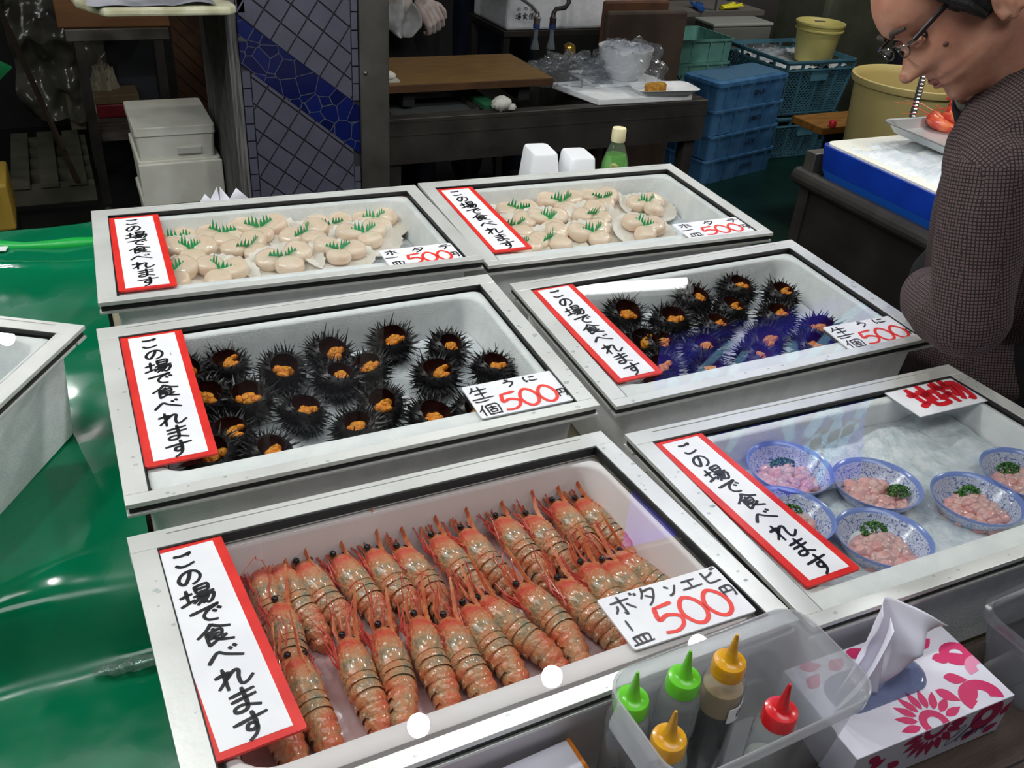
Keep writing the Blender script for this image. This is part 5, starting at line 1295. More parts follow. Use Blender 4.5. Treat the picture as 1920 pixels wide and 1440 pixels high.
def squeeze(px, capz, capc, liq, level, label, txt, br=.0205):
    p = onz(px[0], px[1], capz)
    t = thing('squeeze_bottle', label, 'bottle', T(p.x, p.y, FT + .0065), 'squeeze bottles in the container')
    ct = capz + .008 - (FT + .0065); sh = ct - .017
    MB().lathe([(.001, .0), (br - .002, 0), (br, .003), (br, sh - .012), (br - .002, sh - .004), (br - .006, sh), (.0125, sh + .002), (.0125, sh + .008)], 28, cap1=False).build('bottle_body', bot_m, t)
    if liq: MB().lathe([(.001, .0015), (br - .0025, .0015), (br - .0012, .004), (br - .0012, level), (.001, level)], 24).build('sauce', liq, t)
    mb = MB(); R_ = .0158; n = 48
    rows = []
    for z, r_, rb in ((ct - .0165, R_, 1), (ct - .003, R_, 1), (ct - .0005, R_ - .0008, 0), (ct, R_ - .003, 0), (ct + .0012, .0085, 0), (ct + .003, .0064, 0), (ct + .016, .0042, 0), (ct + .030, .0022, 0), (ct + .034, .0013, 0)):
        rows.append([((r_ + (.0004 if rb and j % 2 else 0)) * math.cos(2 * PI * j / n), (r_ + (.0004 if rb and j % 2 else 0)) * math.sin(2 * PI * j / n), z) for j in range(n)])
    mb.loft(rows); mb.build('nozzle_cap', capc, t, angle=50)
    if txt:
        nm, gs, zz, an, base = txt
        if base:
            mb = MB(); mb.loft([[((br + .0004) * math.cos(a_), (br + .0004) * math.sin(a_), zz - .010) for a_ in np.linspace(an - .75, an + .75, 14)] + [((br + .0008) * math.cos(a_), (br + .0008) * math.sin(a_), zz - .010) for a_ in np.linspace(an + .75, an - .75, 14)],
                                 [((br + .0004) * math.cos(a_), (br + .0004) * math.sin(a_), zz + .010) for a_ in np.linspace(an - .75, an + .75, 14)] + [((br + .0008) * math.cos(a_), (br + .0008) * math.sin(a_), zz + .010) for a_ in np.linspace(an + .75, an - .75, 14)]])
            mb.build('paper_label', paper, t, False)
        mb = MB(); flat = MB()
        for k, g in enumerate(gs): write(flat, g, (k - (len(gs) - 1) / 2) * .0105 + (.004 if base else 0), 0, .0095, .0115, .0014, 0)
        for (x, y, _) in flat.v:
            a_ = an + x / br; rr = br + (.0011 if base else .0005); mb.v.append((rr * math.cos(a_), rr * math.sin(a_), zz + y))
        mb.f = flat.f; mb.mi = flat.mi; mb.build('lettering', ink, t, False)
    return t
greencap = pm('lime_green_cap', (104, 206, 40), .3, coat=.3); yelcap = pm('mustard_cap', (226, 166, 20), .3, 0, (214, 148, 10), 80, coat=.3); redcap = pm('red_cap', (214, 20, 30), .3, coat=.3)
soy = pm('soy_sauce', (22, 15, 22), .15, coat=.5); pale = pm('pale_vinegar', (176, 150, 112), .3)
squeeze((1184, 1318), .958, greencap, None, 0, 'squeeze bottle with lime green cap at the left end of the container', None)
squeeze((1281, 1278), .966, greencap, None, 0, 'squeeze bottle with lime green cap, the taller one in the back row', ('lemon', ('re_k', 'mo_k', 'n_k'), .072, -1.15, False))
yb = squeeze((1366, 1248), .972, yelcap, soy, .088, 'squeeze bottle with mustard yellow cap half full of dark soy sauce', ('pon', ('ho_h', 'n_h'), .095, -1.05, True))
MB().lathe([(.001, .0885), (.0192, .0885), (.0192, .118), (.001, .118)], 24).build('foam_layer', pale, yb)
squeeze((1253, 1392), .958, yelcap, pale, .05, 'squeeze bottle with mustard yellow cap at the front of the container', None)
squeeze((1462, 1340), .955, redcap, pm('clear_sauce', (190, 190, 184), .3), .06, 'squeeze bottle with red cap at the right of the container', None)
# tissue box
white_card = pm('glossy_white_card', (236, 234, 246), .4)
pink = pm('pink_print', (222, 48, 110), .45); lpink = pm('light_pink_print', (240, 150, 186), .45); dkpink = pm('deep_pink_print', (196, 34, 92), .45)
bx0, bx1, by0, by1, BH = .300, .518, -.748, -.632, .0585
t = thing('tissue_box', 'white tissue box with pink flower print beside the squeeze bottle container', 'tissue box', T((bx0 + bx1) / 2, (by0 + by1) / 2, FT + .0008) @ RZ(-.02))
w2, d2 = (bx1 - bx0) / 2, (by1 - by0) / 2
MB().box(-w2, w2, -d2, d2, 0, BH).build('carton', white_card, t, False, .0008)
ZC = [0]
def petal(mb, x, y, ang, L, wd, z, M=None, clipbox=None):
    ZC[0] += 1; z += ZC[0] * 4e-6
    pts = []
    for k in range(9):
        f = k / 8; pts.append((L * f, wd * math.sin(PI * f ** .8)))
    pts += [(L * (1 - k / 8), -wd * math.sin(PI * (1 - k / 8) ** .8)) for k in range(1, 8)]
    c, s_ = math.cos(ang), math.sin(ang); P = [(x + px * c - py * s_, y + px * s_ + py * c) for px, py in pts]
    if clipbox:
        for a_, b_, cc in ((1, 0, clipbox[1]), (-1, 0, -clipbox[0]), (0, 1, clipbox[3]), (0, -1, -clipbox[2])):
            P = clip(P, a_, b_, cc)
            if len(P) < 3: return
    mb.add([(px, py, z) for px, py in P], [tuple(range(len(P)))], 0, M)
def ringp(mb, x, y, r0, r1, a0, a1, z, M=None, cb=None, sq=1):
    ZC[0] += 1; z += ZC[0] * 4e-6
    n = 20
    for k in range(n):
        t0, t1 = a0 + (a1 - a0) * k / n, a0 + (a1 - a0) * (k + 1) / n
        P = [(x + r0 * math.cos(t0), y + sq * r0 * math.sin(t0)), (x + r1 * math.cos(t0), y + sq * r1 * math.sin(t0)), (x + r1 * math.cos(t1), y + sq * r1 * math.sin(t1)), (x + r0 * math.cos(t1), y + sq * r0 * math.sin(t1))]
        for a_, b_, cc in ((1, 0, cb[1]), (-1, 0, -cb[0]), (0, 1, cb[3]), (0, -1, -cb[2])):
            P = clip(P, a_, b_, cc)
            if len(P) < 3: break
        if len(P) >= 3: mb.add([(px, py, z) for px, py in P], [tuple(range(len(P)))], 0, M)
tb = (-w2 + .0005, w2 - .0005, -d2 + .0005, d2 - .0005)
mb = MB(); mf = MB(); ml = MB(); MF = T(0, -d2 - .0003, 0) @ RX(PI / 2); fb = (-w2 + .0005, w2 - .0005, .0005, BH - .0005)
fx, fy = -.002, -d2 + .004                                   # flower centre on the top edge
ringp(mb, fx, fy, .008, .0165, 0, 2 * PI, BH + .0003, None, tb)
for k in range(9): petal(mb, fx + .018 * math.cos(.15 + k * .36), fy + .018 * math.sin(.15 + k * .36), .15 + k * .36, .024, .0045, BH + .0003, None, tb)
ringp(mf, fx, BH - .002, .010, .0175, 0, 2 * PI, 0, MF, fb)
for k in range(9): petal(mf, fx + .019 * math.cos(-.1 - k * .36), BH - .002 + .019 * math.sin(-.1 - k * .36), -.1 - k * .36, .026, .005, 0, MF, fb)
ringp(mb, .072, -d2 + .012, .010, .026, -.5, 3.6, BH + .0003, None, tb, .8); petal(mb, .052, -d2 + .010, .5, .03, .005, BH + .0003, None, tb)
ringp(mb, .092, .008, .008, .020, 0, 2 * PI, BH + .0003, None, tb, .8); petal(mb, .07, .012, -.3, .035, .004, BH + .0003, None, tb)
ringp(ml, .106, -.018, .008, .022, -.3, 3.3, BH + .0003, None, tb, .8)
ringp(ml, .094, d2 - .012, .004, .022, 0, PI, BH + .0003, None, tb)
for (x, y, a_) in ((.055, .03, .2), (.06, .012, -.3), (.052, -.012, -.5), (.03, -.022, -.9), (-.09, d2 - .004, -.2), (-.06, d2 - .018, .3), (-.098, d2 - .03, .5), (-.03, d2 - .01, .1)): petal(mb, x, y, a_, .026, .007, BH + .0003, None, tb)
ringp(mf, .075, .042, .008, .022, 0, 2 * PI, 0, MF, fb)
for (x, y, a_) in ((.05, .012, .6), (.082, .01, .3), (.10, .03, 1.1), (.038, .045, 2.4), (-.04, .015, 2.6), (-.085, .03, .4), (-.09, .05, -.6)): petal(mf, x, y, a_, .022, .006, 0, MF, fb)
mb.build('pink_flowers', pink, t, False); ml.build('pale_pink_petals', lpink, t, False); mf.build('side_flowers', dkpink, t, False)
mb = MB()
cur = [[(0, 20), (8, 36), (2, 44), (-6, 34), (2, 26), (-8, 14), (-2, 2), (10, 8)], [(12, 6), (26, 42), (30, 50), (22, 20), (20, 4), (26, 4)], [(28, 8), (34, 18), (36, 4), (42, 17), (44, 5), (50, 16), (53, 4)], [(56, 10), (60, 17), (64, 9), (58, 4), (56, 11)], [(66, 4), (68, 17), (74, 16)], [(76, 10), (82, 15), (80, 18), (76, 8), (84, 4), (92, 10)]]
for st in cur:
    P = catmull(st, 6); vs = []
    for k, (x, y) in enumerate(P):
        x = .026 + x * .00062 + y * .0004; y = .013 + y * .00062; t_ = .00045; vs += [(x - t_, y + t_, .0003), (x + t_, y - t_, .0003)]
    mb.add(vs, [(2 * k, 2 * k + 1, 2 * k + 3, 2 * k + 2) for k in range(len(P) - 1)], 0, MF)
mb.build('script_lettering', pm('indigo_print', (44, 34, 84), .5), t, False)
film = thin('tissue_window', (226, 230, 240), .22, .06, 1.55, (150, 160, 186), bump=.3, bscale=20)
mb = MB(); mb.loft([rrect(.125, .050, .024, BH + .0004, 6), rrect(.122, .047, .023, BH + .004, 6), rrect(.112, .038, .019, BH + .0045, 6), rrect(.108, .034, .017, BH + .0008, 6)], 0, T(-.025, .008, 0)); mb.build('window_film', film, t, angle=60)
tis = pm('soft_white_tissue', (232, 228, 242), .9, sss=.2)
def tissuef(u, v):
    # a sheet pulled up through the slot: narrow gathered foot, a ridge, then flaring and folding over to the right
    foot = Vector((-.080 + .105 * u, .010 + .006 * math.sin(u * 9), .002))
    mid = Vector((-.045 + .062 * u, .006 + .022 * math.sin(u * 7 + .6), .052 - .010 * math.cos(u * 5)))
    topp = Vector((-.034 + .075 * u ** 1.3, .016 + .020 * math.sin(u * 5 + .3), .090 + .010 * math.sin(u * PI) - .018 * u ** 3))
    if v < .5:
        f = v / .5; P = foot.lerp(mid, f)
    else:
        f = (v - .5) / .5; P = mid.lerp(topp, f)
    P.y += .004 * mnoise.noise(Vector((u * 5, v * 4, 1)))
    return (P.x, P.y, BH + P.z)
MB().grid(tissuef, 40, 30).build('tissue_sheet', tis, t, True, 0, 0, .0004, 80)
def tissuef2(u, v):
    foot = Vector((-.095 + .060 * u, -.006 + .010 * math.sin(u * 3), .002))
    topp = Vector((-.036 + .010 * u, .004 + .016 * u, .088))
    P = foot.lerp(topp, v); P.y -= .012 * math.sin(v * PI) * (1 - u); P.x += .010 * math.sin(v * PI) * (1 - u) * -1
    return (P.x, P.y, BH + P.z)
MB().grid(tissuef2, 24, 24).build('tissue_fold', tis, t, True, 0, 0, .0004, 80)
# clear container right of the tissue box
clearp = thin('clear_container_plastic', (232, 233, 236), .16, .10, 1.5, (196, 198, 204))
t = thing('clear_container', 'clear plastic container at the right photo edge, lying beyond the tissue box', 'container', T(.645, -.715, FT + .0006) @ RZ(.04))
cw, cd, H = .21, .11, .102
MB().loft([rrect(cw - .05, cd - .036, .02, 0, 6), rrect(cw - .04, cd - .030, .024, .004, 6), rrect(cw - .008, cd - .008, .024, H - .012, 6), rrect(cw + .004, cd + .004, .026, H - .010, 6), rrect(cw + .004, cd + .004, .026, H, 6), rrect(cw - .008, cd - .008, .024, H, 6), rrect(cw - .010, cd - .010, .024, H - .012, 6), rrect(cw - .044, cd - .034, .02, .006, 6)]).build('container_body', clearp, t, angle=50)
# second paper box at the bottom edge
t = thing('printed_carton', 'white carton with orange edge at the bottom of the photo, left of the bottle container', 'carton', T(-.055, -.715, FT + .0008) @ RZ(.06))
MB().box(-.115, .108, -.10, .092, 0, .0565).build('carton_body', white_card, t, False, .0008)
orange = pm('orange_print', (226, 128, 24), .5)
MB().box(.1045, .1085, -.1005, .0925, .0, .0572).build('orange_edge', orange, t, False)
mb = MB(); ringp(mb, -.035, .050, .012, .022, 0, PI * 1.2, .0569, None, (-.11, .10, -.095, .089)); ringp(mb, -.066, .046, .010, .020, .5, PI * 1.1, .0569, None, (-.11, .10, -.095, .089)); mb.build('orange_print', orange, t, False)

# ------------------------------------------------------------------ people
skin = pm('skin', (196, 144, 118), .48, 0, (178, 120, 98), 28, .3, .7, .12, 260, sss=.25)
def remeshed(mb, name, voxel, mats, parent, smooth_it=6, displace=None):
    """union of overlapping closed shapes as one continuous surface"""
    me = bpy.data.meshes.new(name + '_raw'); me.from_pydata(mb.v, [], mb.f); me.update()
    o = bpy.data.objects.new(name, me); COL.objects.link(o)
    q = o.modifiers.new('r', 'REMESH'); q.mode = 'VOXEL'; q.voxel_size = voxel
    s = o.modifiers.new('s', 'SMOOTH'); s.iterations = smooth_it; s.factor = .5
    dg = bpy.context.evaluated_depsgraph_get(); ev = o.evaluated_get(dg)
    m2 = bpy.data.meshes.new_from_object(ev); m2.name = name
    o.modifiers.clear(); o.data = m2; bpy.data.meshes.remove(me)
    m2.materials.clear()
    for m in (mats if isinstance(mats, (list, tuple)) else [mats]): m2.materials.append(m)
    m2.polygons.foreach_set('use_smooth', [True] * len(m2.polygons))
    if displace:
        for v in m2.vertices:
            v.co += v.normal * displace(v.co)
    m2.update()
    if parent is not None: o.parent = parent
    return o
def box_uv(o):
    me = o.data; uv = me.uv_layers.new(name='weave'); co = [v.co for v in me.vertices]
    ax = [Vector(a).normalized() for a in ((1, 0, 0), (0, 1, 0), (0, 0, 1), (1, 1, 0), (1, -1, 0), (1, 0, 1), (-1, 0, 1), (0, 1, 1), (0, -1, 1))]
    fr = []
    for a in ax:
        u = Vector((0, 0, 1)).cross(a) if abs(a.z) < .9 else Vector((1, 0, 0)); u.normalize(); fr.append((u, a.cross(u)))
    for p in me.polygons:
        k = max(range(len(ax)), key=lambda q: abs(p.normal.dot(ax[q]))); u, v = fr[k]
        for li in p.loop_indices:
            c = co[me.loops[li].vertex_index]; uv.data[li].uv = (c.dot(u), c.dot(v))
def capsule(mb, pts, rad, n=14, sy=1.0, up=None):
    pts = [Vector(p) for p in pts]; rad = list(rad)
    a = (pts[0] - pts[1]).normalized(); b_ = (pts[-1] - pts[-2]).normalized()
    P = [pts[0] + a * rad[0] * .85, pts[0] + a * rad[0] * .5] + pts + [pts[-1] + b_ * rad[-1] * .5, pts[-1] + b_ * rad[-1] * .85]
    Q = [rad[0] * .3, rad[0] * .8] + rad + [rad[-1] * .8, rad[-1] * .3]
    mb.tube(P, Q, n, 0, None, sy, up)
def curve(pts, rad, k=5):
    P = [Vector(p) for p in pts]; out = []; ro = []
    q = [P[0]] + P + [P[-1]]; rr = [rad[0]] + list(rad) + [rad[-1]]
    for i in range(1, len(q) - 2):
        for j in range(k):
            t = j / k; p0, p1, p2, p3 = q[i - 1:i + 3]
            out.append(.5 * (2 * p1 + (p2 - p0) * t + (2 * p0 - 5 * p1 + 4 * p2 - p3) * t * t + (3 * p1 - p0 - 3 * p2 + p3) * t ** 3)); ro.append(rr[i] + (rr[i + 1] - rr[i]) * t)
    out.append(P[-1]); ro.append(rad[-1])
    return out, ro
# head in its own frame: x forward, y to the person's left, z up, origin between the ears
PROF = [(-.135, .045), (-.118, .066), (-.108, .088), (-.098, .096), (-.088, .094), (-.080, .089), (-.073, .093), (-.066, .098), (-.0605, .093), (-.055, .099), (-.047, .097), (-.040, .094), (-.028, .094), (-.012, .093),
        (.004, .089), (.016, .087), (.028, .096), (.040, .101), (.056, .099), (.075, .092), (.095, .078), (.112, .055), (.126, .018), (.130, -.01)]
def fx_at(z):
    for (z0, x0), (z1, x1) in zip(PROF, PROF[1:]):
        if z0 <= z <= z1: return x0 + (x1 - x0) * (z - z0) / (z1 - z0)
    return PROF[0][1] if z < PROF[0][0] else PROF[-1][1]
def head_mb(mb, M, back=.0):
    rings = []; n = 64; zs = [PROF[0][0] + (PROF[-1][0] - PROF[0][0]) * k / 70 for k in range(71)]
    for z in zs:
        xf = fx_at(z)
        f = (z + .135) / .265
        xb = -.095 * math.sqrt(max(0.02, 1 - ((z - .04) / .105) ** 2)) - back if z > -.05 else -.055 + .03 * ((-z - .05) / .085) - back * .5
        w = .076 * math.sqrt(max(.03, 1 - ((z - .035) / .108) ** 2)) if z > .035 else .076 - .012 * ((.035 - z) / .1) - .030 * sm(-.06, -.135, z)
        if z < -.06: w *= 1 - .18 * sm(-.06, -.12, z)
        cx = (xf + xb) / 2; a = (xf - xb) / 2; ring = []
        for j in range(n):
            t = 2 * PI * j / n; ct, st = math.cos(t), math.sin(t)
            e = 2.35 if ct > 0 else 2.1
            r = 1 / ((abs(ct) ** e + abs(st) ** e) ** (1 / e))
            x, y = cx + a * r * ct, w * r * st
            # eye sockets, nose, cheeks, mouth
            for sg in (-1, 1):
                g = math.exp(-((y - sg * .032) / .016) ** 2 - ((z - .010) / .013) ** 2) * (1 if ct > 0 else 0); x -= .012 * g
                g = math.exp(-((y - sg * .032) / .011) ** 2 - ((z - .009) / .008) ** 2) * (1 if ct > 0 else 0); x += .006 * g
                g = math.exp(-((y - sg * .047) / .018) ** 2 - ((z + .020) / .02) ** 2) * (1 if ct > 0 else 0); x += .005 * g; 
                # nasolabial fold
                d = (y - sg * (.021 + .45 * (-.035 - z))); g = math.exp(-(d / .0035) ** 2) * (1 if -.075 < z < -.032 and ct > 0 else 0); x -= .003 * g
                g = math.exp(-((y - sg * .040) / .014) ** 2 - ((z + .075) / .016) ** 2) * (1 if ct > 0 else 0); x += .004 * g
            nz = 0
            if -.044 < z < .024:
                k = sm(.024, -.026, z) if z > -.026 else 1 - sm(-.028, -.043, z)
                wd = .007 + .012 * sm(.012, -.028, z)
                nz = (.031 * k) * math.exp(-(y / wd) ** 2 * .8)
                for sg in (-1, 1): nz += .012 * math.exp(-((y - sg * .015) / .007) ** 2 - ((z + .029) / .008) ** 2)
            if ct > 0: x += nz
            if ct > 0: x -= .0028 * math.exp(-((z + .0605) / .0025) ** 2 - (y / .026) ** 4)
            ring.append((x, y, z))
        rings.append(ring)
    mb.loft(rings, 0, M)
def ear_mb(mb, M, x, sg):
    pts = []
    for k in range(15):
        a = -.6 + 4.6 * k / 14; pts.append((x - .004 + .017 * math.cos(a) - .006 * math.sin(a), sg * (.079 + .010 * (1 if 2 < k < 11 else .4)), -.014 + .033 * math.sin(a)))
    mb.tube([M @ Vector(p) for p in pts], [.0055] * 12 + [.0065, .0075, .007], 8)
    mb.tube([M @ Vector(p) for p in ((x - .004, sg * .074, .01), (x - .006, sg * .080, -.02), (x + .004, sg * .077, -.042))], [.007, .010, .007], 10)
def hand(mb, wrist, direc, normal, curl, size=1.0, spread=1.0, thumb=1):
    """five separate fingers of different lengths on a palm"""
    d = Vector(direc).normalized(); nrm = Vector(normal); nrm = (nrm - d * nrm.dot(d)).normalized(); s = d.cross(nrm)
    W0 = Vector(wrist)
    P = lambda a, b_, c: W0 + d * a * size + s * b_ * size + nrm * c * size
    for b_ in (-.028, -.009, .010, .028):
        capsule(mb, [P(.0, b_ * .6, 0), P(.045, b_ * .9, .002), P(.085, b_, 0)], [.015 * size, .0155 * size, .0125 * size], 10)
    for b_, L in ((-.031, .066), (-.0105, .076), (.0105, .071), (.031, .056)):
        base = P(.088, b_, 0); ang = curl * .5; cur = [base]; a_ = 0
        for seg in (.44, .32, .24):
            a_ += ang * (1.1 if seg > .4 else 1)
            dirv = d * math.cos(a_) - nrm * math.sin(a_) + s * b_ * 1.6 * spread * (1 if seg > .4 else .3)
            cur.append(cur[-1] + dirv.normalized() * L * seg * size)
        capsule(mb, cur, [.0095 * size, .009 * size, .0082 * size, .0068 * size], 10)
    b_ = -.030 * thumb
    capsule(mb, [P(.020, b_ * .7, -.004), P(.048, b_ * 1.75, -.012), P(.072, b_ * 2.1, -.022), P(.092, b_ * 2.0, -.034)], [.014 * size, .0115 * size, .0100 * size, .0080 * size], 10)

# ---- the customer: leaning over from the right, seen from his left side, looking down at the boxes
person = thing('person', 'man in a dark checked jacket and glasses leaning over the boxes from the right', 'person', T(1.33, -.08, 0))
IP = Matrix.Translation((-1.33, .08, 0))
DH = 1.20
left = Vector((-.43, -.835, .345)).normalized()
aim = Vector(-.69 * R[0] + .72 * R[1]); aim += Vector(.26 * R[2]); left -= aim * (left.dot(aim) / aim.dot(aim)); left.normalize(); fwd = (aim - left * aim.dot(left)).normalized(); up_ = fwd.cross(left)
lpx = atd(1836, -10, DH); HC = lpx - left * .070
HM = Matrix(((fwd.x, left.x, up_.x, HC.x), (fwd.y, left.y, up_.y, HC.y), (fwd.z, left.z, up_.z, HC.z), (0, 0, 0, 1))) @ Matrix.Scale(.955, 4)
Lsh = atd(1862, 318, 1.27); Rsh = Lsh + Vector((.27, .20, .0))
neck = (Lsh + Rsh) / 2 + Vector((-.035, -.01, .075))
pel = Vector((1.30, -.08, .92))
Lel = atd(1812, 612, 1.335); Lwr = atd(1752, 556, 1.46); Lhd = (Vector((.90, .30, -.10))).normalized()
Rel = Rsh + Vector((.05, .05, -.26)); Rwr = Rel + Vector((.02, -.12, -.20))
mb = MB(); X = lambda p: IP @ Vector(p)
head_mb(mb, IP @ HM, .035)
for sg in (1, -1): ear_mb(mb, IP @ HM @ T(0, 0, -.016), -.014, sg)
mb.ell((.116, 0, -.024), (.0135, .0125, .0115), 16, 10, 0, IP @ HM)
for sg in (1, -1): mb.ell((.103, sg * .0125, -.028), (.0105, .0070, .0085), 12, 8, 0, IP @ HM)
capsule(mb, [X(neck + Vector((.02, 0, -.03))), X(HC + fwd * -.03 - up_ * .05)], [.064, .060], 18)
P, Q = curve([X(neck), X(neck.lerp(pel, .3) + Vector((.06, 0, 0))), X(neck.lerp(pel, .6) + Vector((.03, 0, 0))), X(pel)], [.070, .085, .10, .12]); capsule(mb, P, Q, 20)
capsule(mb, [X(Lsh), X(Rsh)], [.042, .042], 16)
for sh, el, wr in ((Lsh, Lel, Lwr), (Rsh, Rel, Rwr)):
    capsule(mb, [X(sh), X(sh.lerp(el, .5)), X(el)], [.044, .041, .035], 16); capsule(mb, [X(el), X(el.lerp(wr, .4)), X(wr)], [.035, .033, .025], 16)
hand(mb, X(Lwr), Lhd, (0.2, 0, 1), 1.1); hand(mb, X(Rwr), (0, -.3, -.9), (1, 0, 0), .5, thumb=-1)
for sg in (-1, 1):
    hip = pel + Vector((.0, sg * .10, -.04)); knee = Vector((1.31, -.08 + sg * .12, .50)); ank = Vector((1.36, -.08 + sg * .13, .085))
    capsule(mb, [X(hip), X(hip.lerp(knee, .5)), X(knee)], [.088, .076, .056], 16); capsule(mb, [X(knee), X(knee.lerp(ank, .35)), X(ank)], [.056, .056, .038], 16)
    capsule(mb, [X(ank + Vector((.03, 0, -.045))), X(ank + Vector((-.15, 0, -.052)))], [.036, .030], 12)
body = remeshed(mb, 'body', .0038, skin, person, 1)
HL = IP @ HM
# jacket: torso, shoulders and both sleeves in one surface with folds
tweed = pm('checked_tweed', (40, 30, 32), .9)
nt, b = nodes_of(tweed)
tc = [x for x in nt.nodes if x.type == 'TEX_COORD'][0]
mp = nt.nodes.new('ShaderNodeMapping'); mp.inputs['Rotation'].default_value = (0, 0, .22); nt.links.new(tc.outputs['UV'], mp.inputs[0])
sx = nt.nodes.new('ShaderNodeSeparateXYZ'); nt.links.new(mp.outputs[0], sx.inputs[0])
def wave(out, fr):
    m1 = nt.nodes.new('ShaderNodeMath'); m1.operation = 'MULTIPLY'; m1.inputs[1].default_value = fr; nt.links.new(out, m1.inputs[0])
    m2 = nt.nodes.new('ShaderNodeMath'); m2.operation = 'SINE'; nt.links.new(m1.outputs[0], m2.inputs[0]); return m2.outputs[0]
w1, w2_ = wave(sx.outputs['X'], 1250), wave(sx.outputs['Y'], 1250)
mm = nt.nodes.new('ShaderNodeMath'); mm.operation = 'MAXIMUM'; nt.links.new(w1, mm.inputs[0]); nt.links.new(w2_, mm.inputs[1])
cr = nt.nodes.new('ShaderNodeValToRGB'); ee = cr.color_ramp.elements; ee[0].position = .25; ee[0].color = srgb(104, 84, 84); ee[1].position = .75; ee[1].color = srgb(36, 27, 30)
nt.links.new(mm.outputs[0], cr.inputs[0]); nt.links.new(cr.outputs[0], b.inputs['Base Color'])
mb = MB()
P, Q = curve([X(neck + Vector((.07, 0, -.075))), X(neck.lerp(pel, .3) + Vector((.06, 0, 0))), X(neck.lerp(pel, .6) + Vector((.03, 0, 0))), X(pel), X(pel + Vector((0, 0, -.14)))], [.095, .135, .150, .165, .175]); capsule(mb, P, Q, 24)
capsule(mb, [X(Lsh + Vector((.01, .01, .0))), X(neck + Vector((.05, -.03, -.02)))], [.066, .085], 18)
capsule(mb, [X(atd(1905, 240, 1.29)), X(atd(1945, 165, 1.30)), X(atd(1968, 118, 1.31))], [.068, .064, .052], 18)
P, Q = curve([X(Lsh + Vector((0, .015, 0))), X(neck + Vector((.05, .0, -.035)) - (Rsh - Lsh) * .22), X(neck + Vector((.05, .0, -.035)) + (Rsh - Lsh) * .22), X(Rsh + Vector((0, -.015, 0)))], [.064, .085, .085, .064]); capsule(mb, P, Q, 18)
for sh, el, wr in ((Lsh, Lel, Lwr), (Rsh, Rel, Rwr)):
    o1 = Vector((.012, .0, .0))
    P, Q = curve([X(sh), X(sh.lerp(el, .33) + Vector((-.006, 0, 0))), X(sh.lerp(el, .62) + Vector((-.002, 0, 0))), X(el + Vector((.004, -.002, .005)))], [.068, .062, .058, .052]); capsule(mb, P, Q, 20)
    P, Q = curve([X(el), X(el.lerp(wr, .5) + Vector((-.014, 0, 0))), X(wr + (wr - el) * .12)], [.052, .049, .045]); capsule(mb, P, Q, 18)
def folds(co):
    n = mnoise.noise(Vector((co.x * 10, co.y * 10, co.z * 5))) * .006 + mnoise.noise(Vector((co.x * 22 + co.z * 14, co.y * 22, co.z * 10))) * .0035
    return n
jk = remeshed(mb, 'jacket', .006, tweed, person, 4, folds); jk['label'] = 'dark checked tweed jacket'; box_uv(jk)
# lapel / collar and shirt collar at the neck
mb = MB(); cl = []; cen = X(neck + Vector((-.005, 0, .012)))
nd = (X(HC) - X(neck)).normalized()
q1_ = nd.orthogonal().normalized(); q2_ = nd.cross(q1_)
def ringat(c, r, k=28): return [tuple(c + (q1_ * math.cos(2 * PI * j / k) + q2_ * math.sin(2 * PI * j / k)) * r) for j in range(k)]
mb.loft([ringat(cen - nd * .03, .088), ringat(cen + nd * .012, .078), ringat(cen + nd * .016, .074), ringat(cen + nd * .010, .070), ringat(cen - nd * .03, .080)], loop=True)
mb.build('jacket_collar', pm('black_collar', (22, 22, 26), .85), person, angle=60)
mb = MB(); mb.loft([ringat(cen - nd * .02, .073), ringat(cen + nd * .024, .069), ringat(cen + nd * .026, .067), ringat(cen - nd * .02, .069)], loop=True)
mb.build('shirt_collar', pm('grey_green_shirt', (126, 128, 118), .9), person, angle=60)
mb = MB()
for sg in (-1, 1):
    hip = pel + Vector((.0, sg * .10, -.02)); knee = Vector((1.31, -.08 + sg * .12, .50)); ank = Vector((1.36, -.08 + sg * .13, .10))
    P, Q = curve([X(hip), X(knee), X(ank)], [.112, .085, .075]); capsule(mb, P, Q, 18)
capsule(mb, [X(pel + Vector((0, -.06, 0))), X(pel + Vector((0, .06, 0)))], [.13, .13], 18)
remeshed(mb, 'trousers', .012, pm('black_trousers', (20, 19, 21), .9), person, 4)
mb = MB()
for sg in (-1, 1):
    ank = Vector((1.36, -.08 + sg * .13, .085)); capsule(mb, [X(ank + Vector((.04, 0, -.038))), X(ank + Vector((-.06, 0, -.036))), X(ank + Vector((-.17, 0, -.044)))], [.045, .046, .038], 14)
mb2 = remeshed(mb, 'shoes', .008, pm('black_shoe', (24, 22, 21), .4), person, 2)
# hair: cap over the back and top of the skull with a sideburn in front of the ear
hairm = pm('black_grey_hair', (14, 13, 13), .65, 0, (28, 26, 26), 60, .4, .75, .8, 160, stretch=(1, 1, .25))
mb = MB(); rings = []
for k in range(26):
    v = k / 25; z = -.045 + .185 * v; ring = []
    for j in range(40):
        t = 2 * PI * j / 40; ct, st = math.cos(t), math.sin(t)
        rr = math.sqrt(max(.004, 1 - ((z - .035) / .110) ** 2)) if z > .035 else 1
        a_ = .124 * rr; xx = -.036 + a_ * ct; yy = (.0825 * rr) * st
        # front limit of the hair: temples drop to a sideburn
        lim = (.050 if z > .034 else .050 - .55 * (.034 - z)) if z < .080 else .064
        if z < -.034: lim = -.05
        if xx > lim: xx = lim - .002 * ct
        q = 1 + .03 * mnoise.noise(Vector((ct * 4, st * 4, z * 40)))
        ring.append((xx * q, yy * q, z))
    rings.append(ring)
mb.loft(rings, 0, HL); 
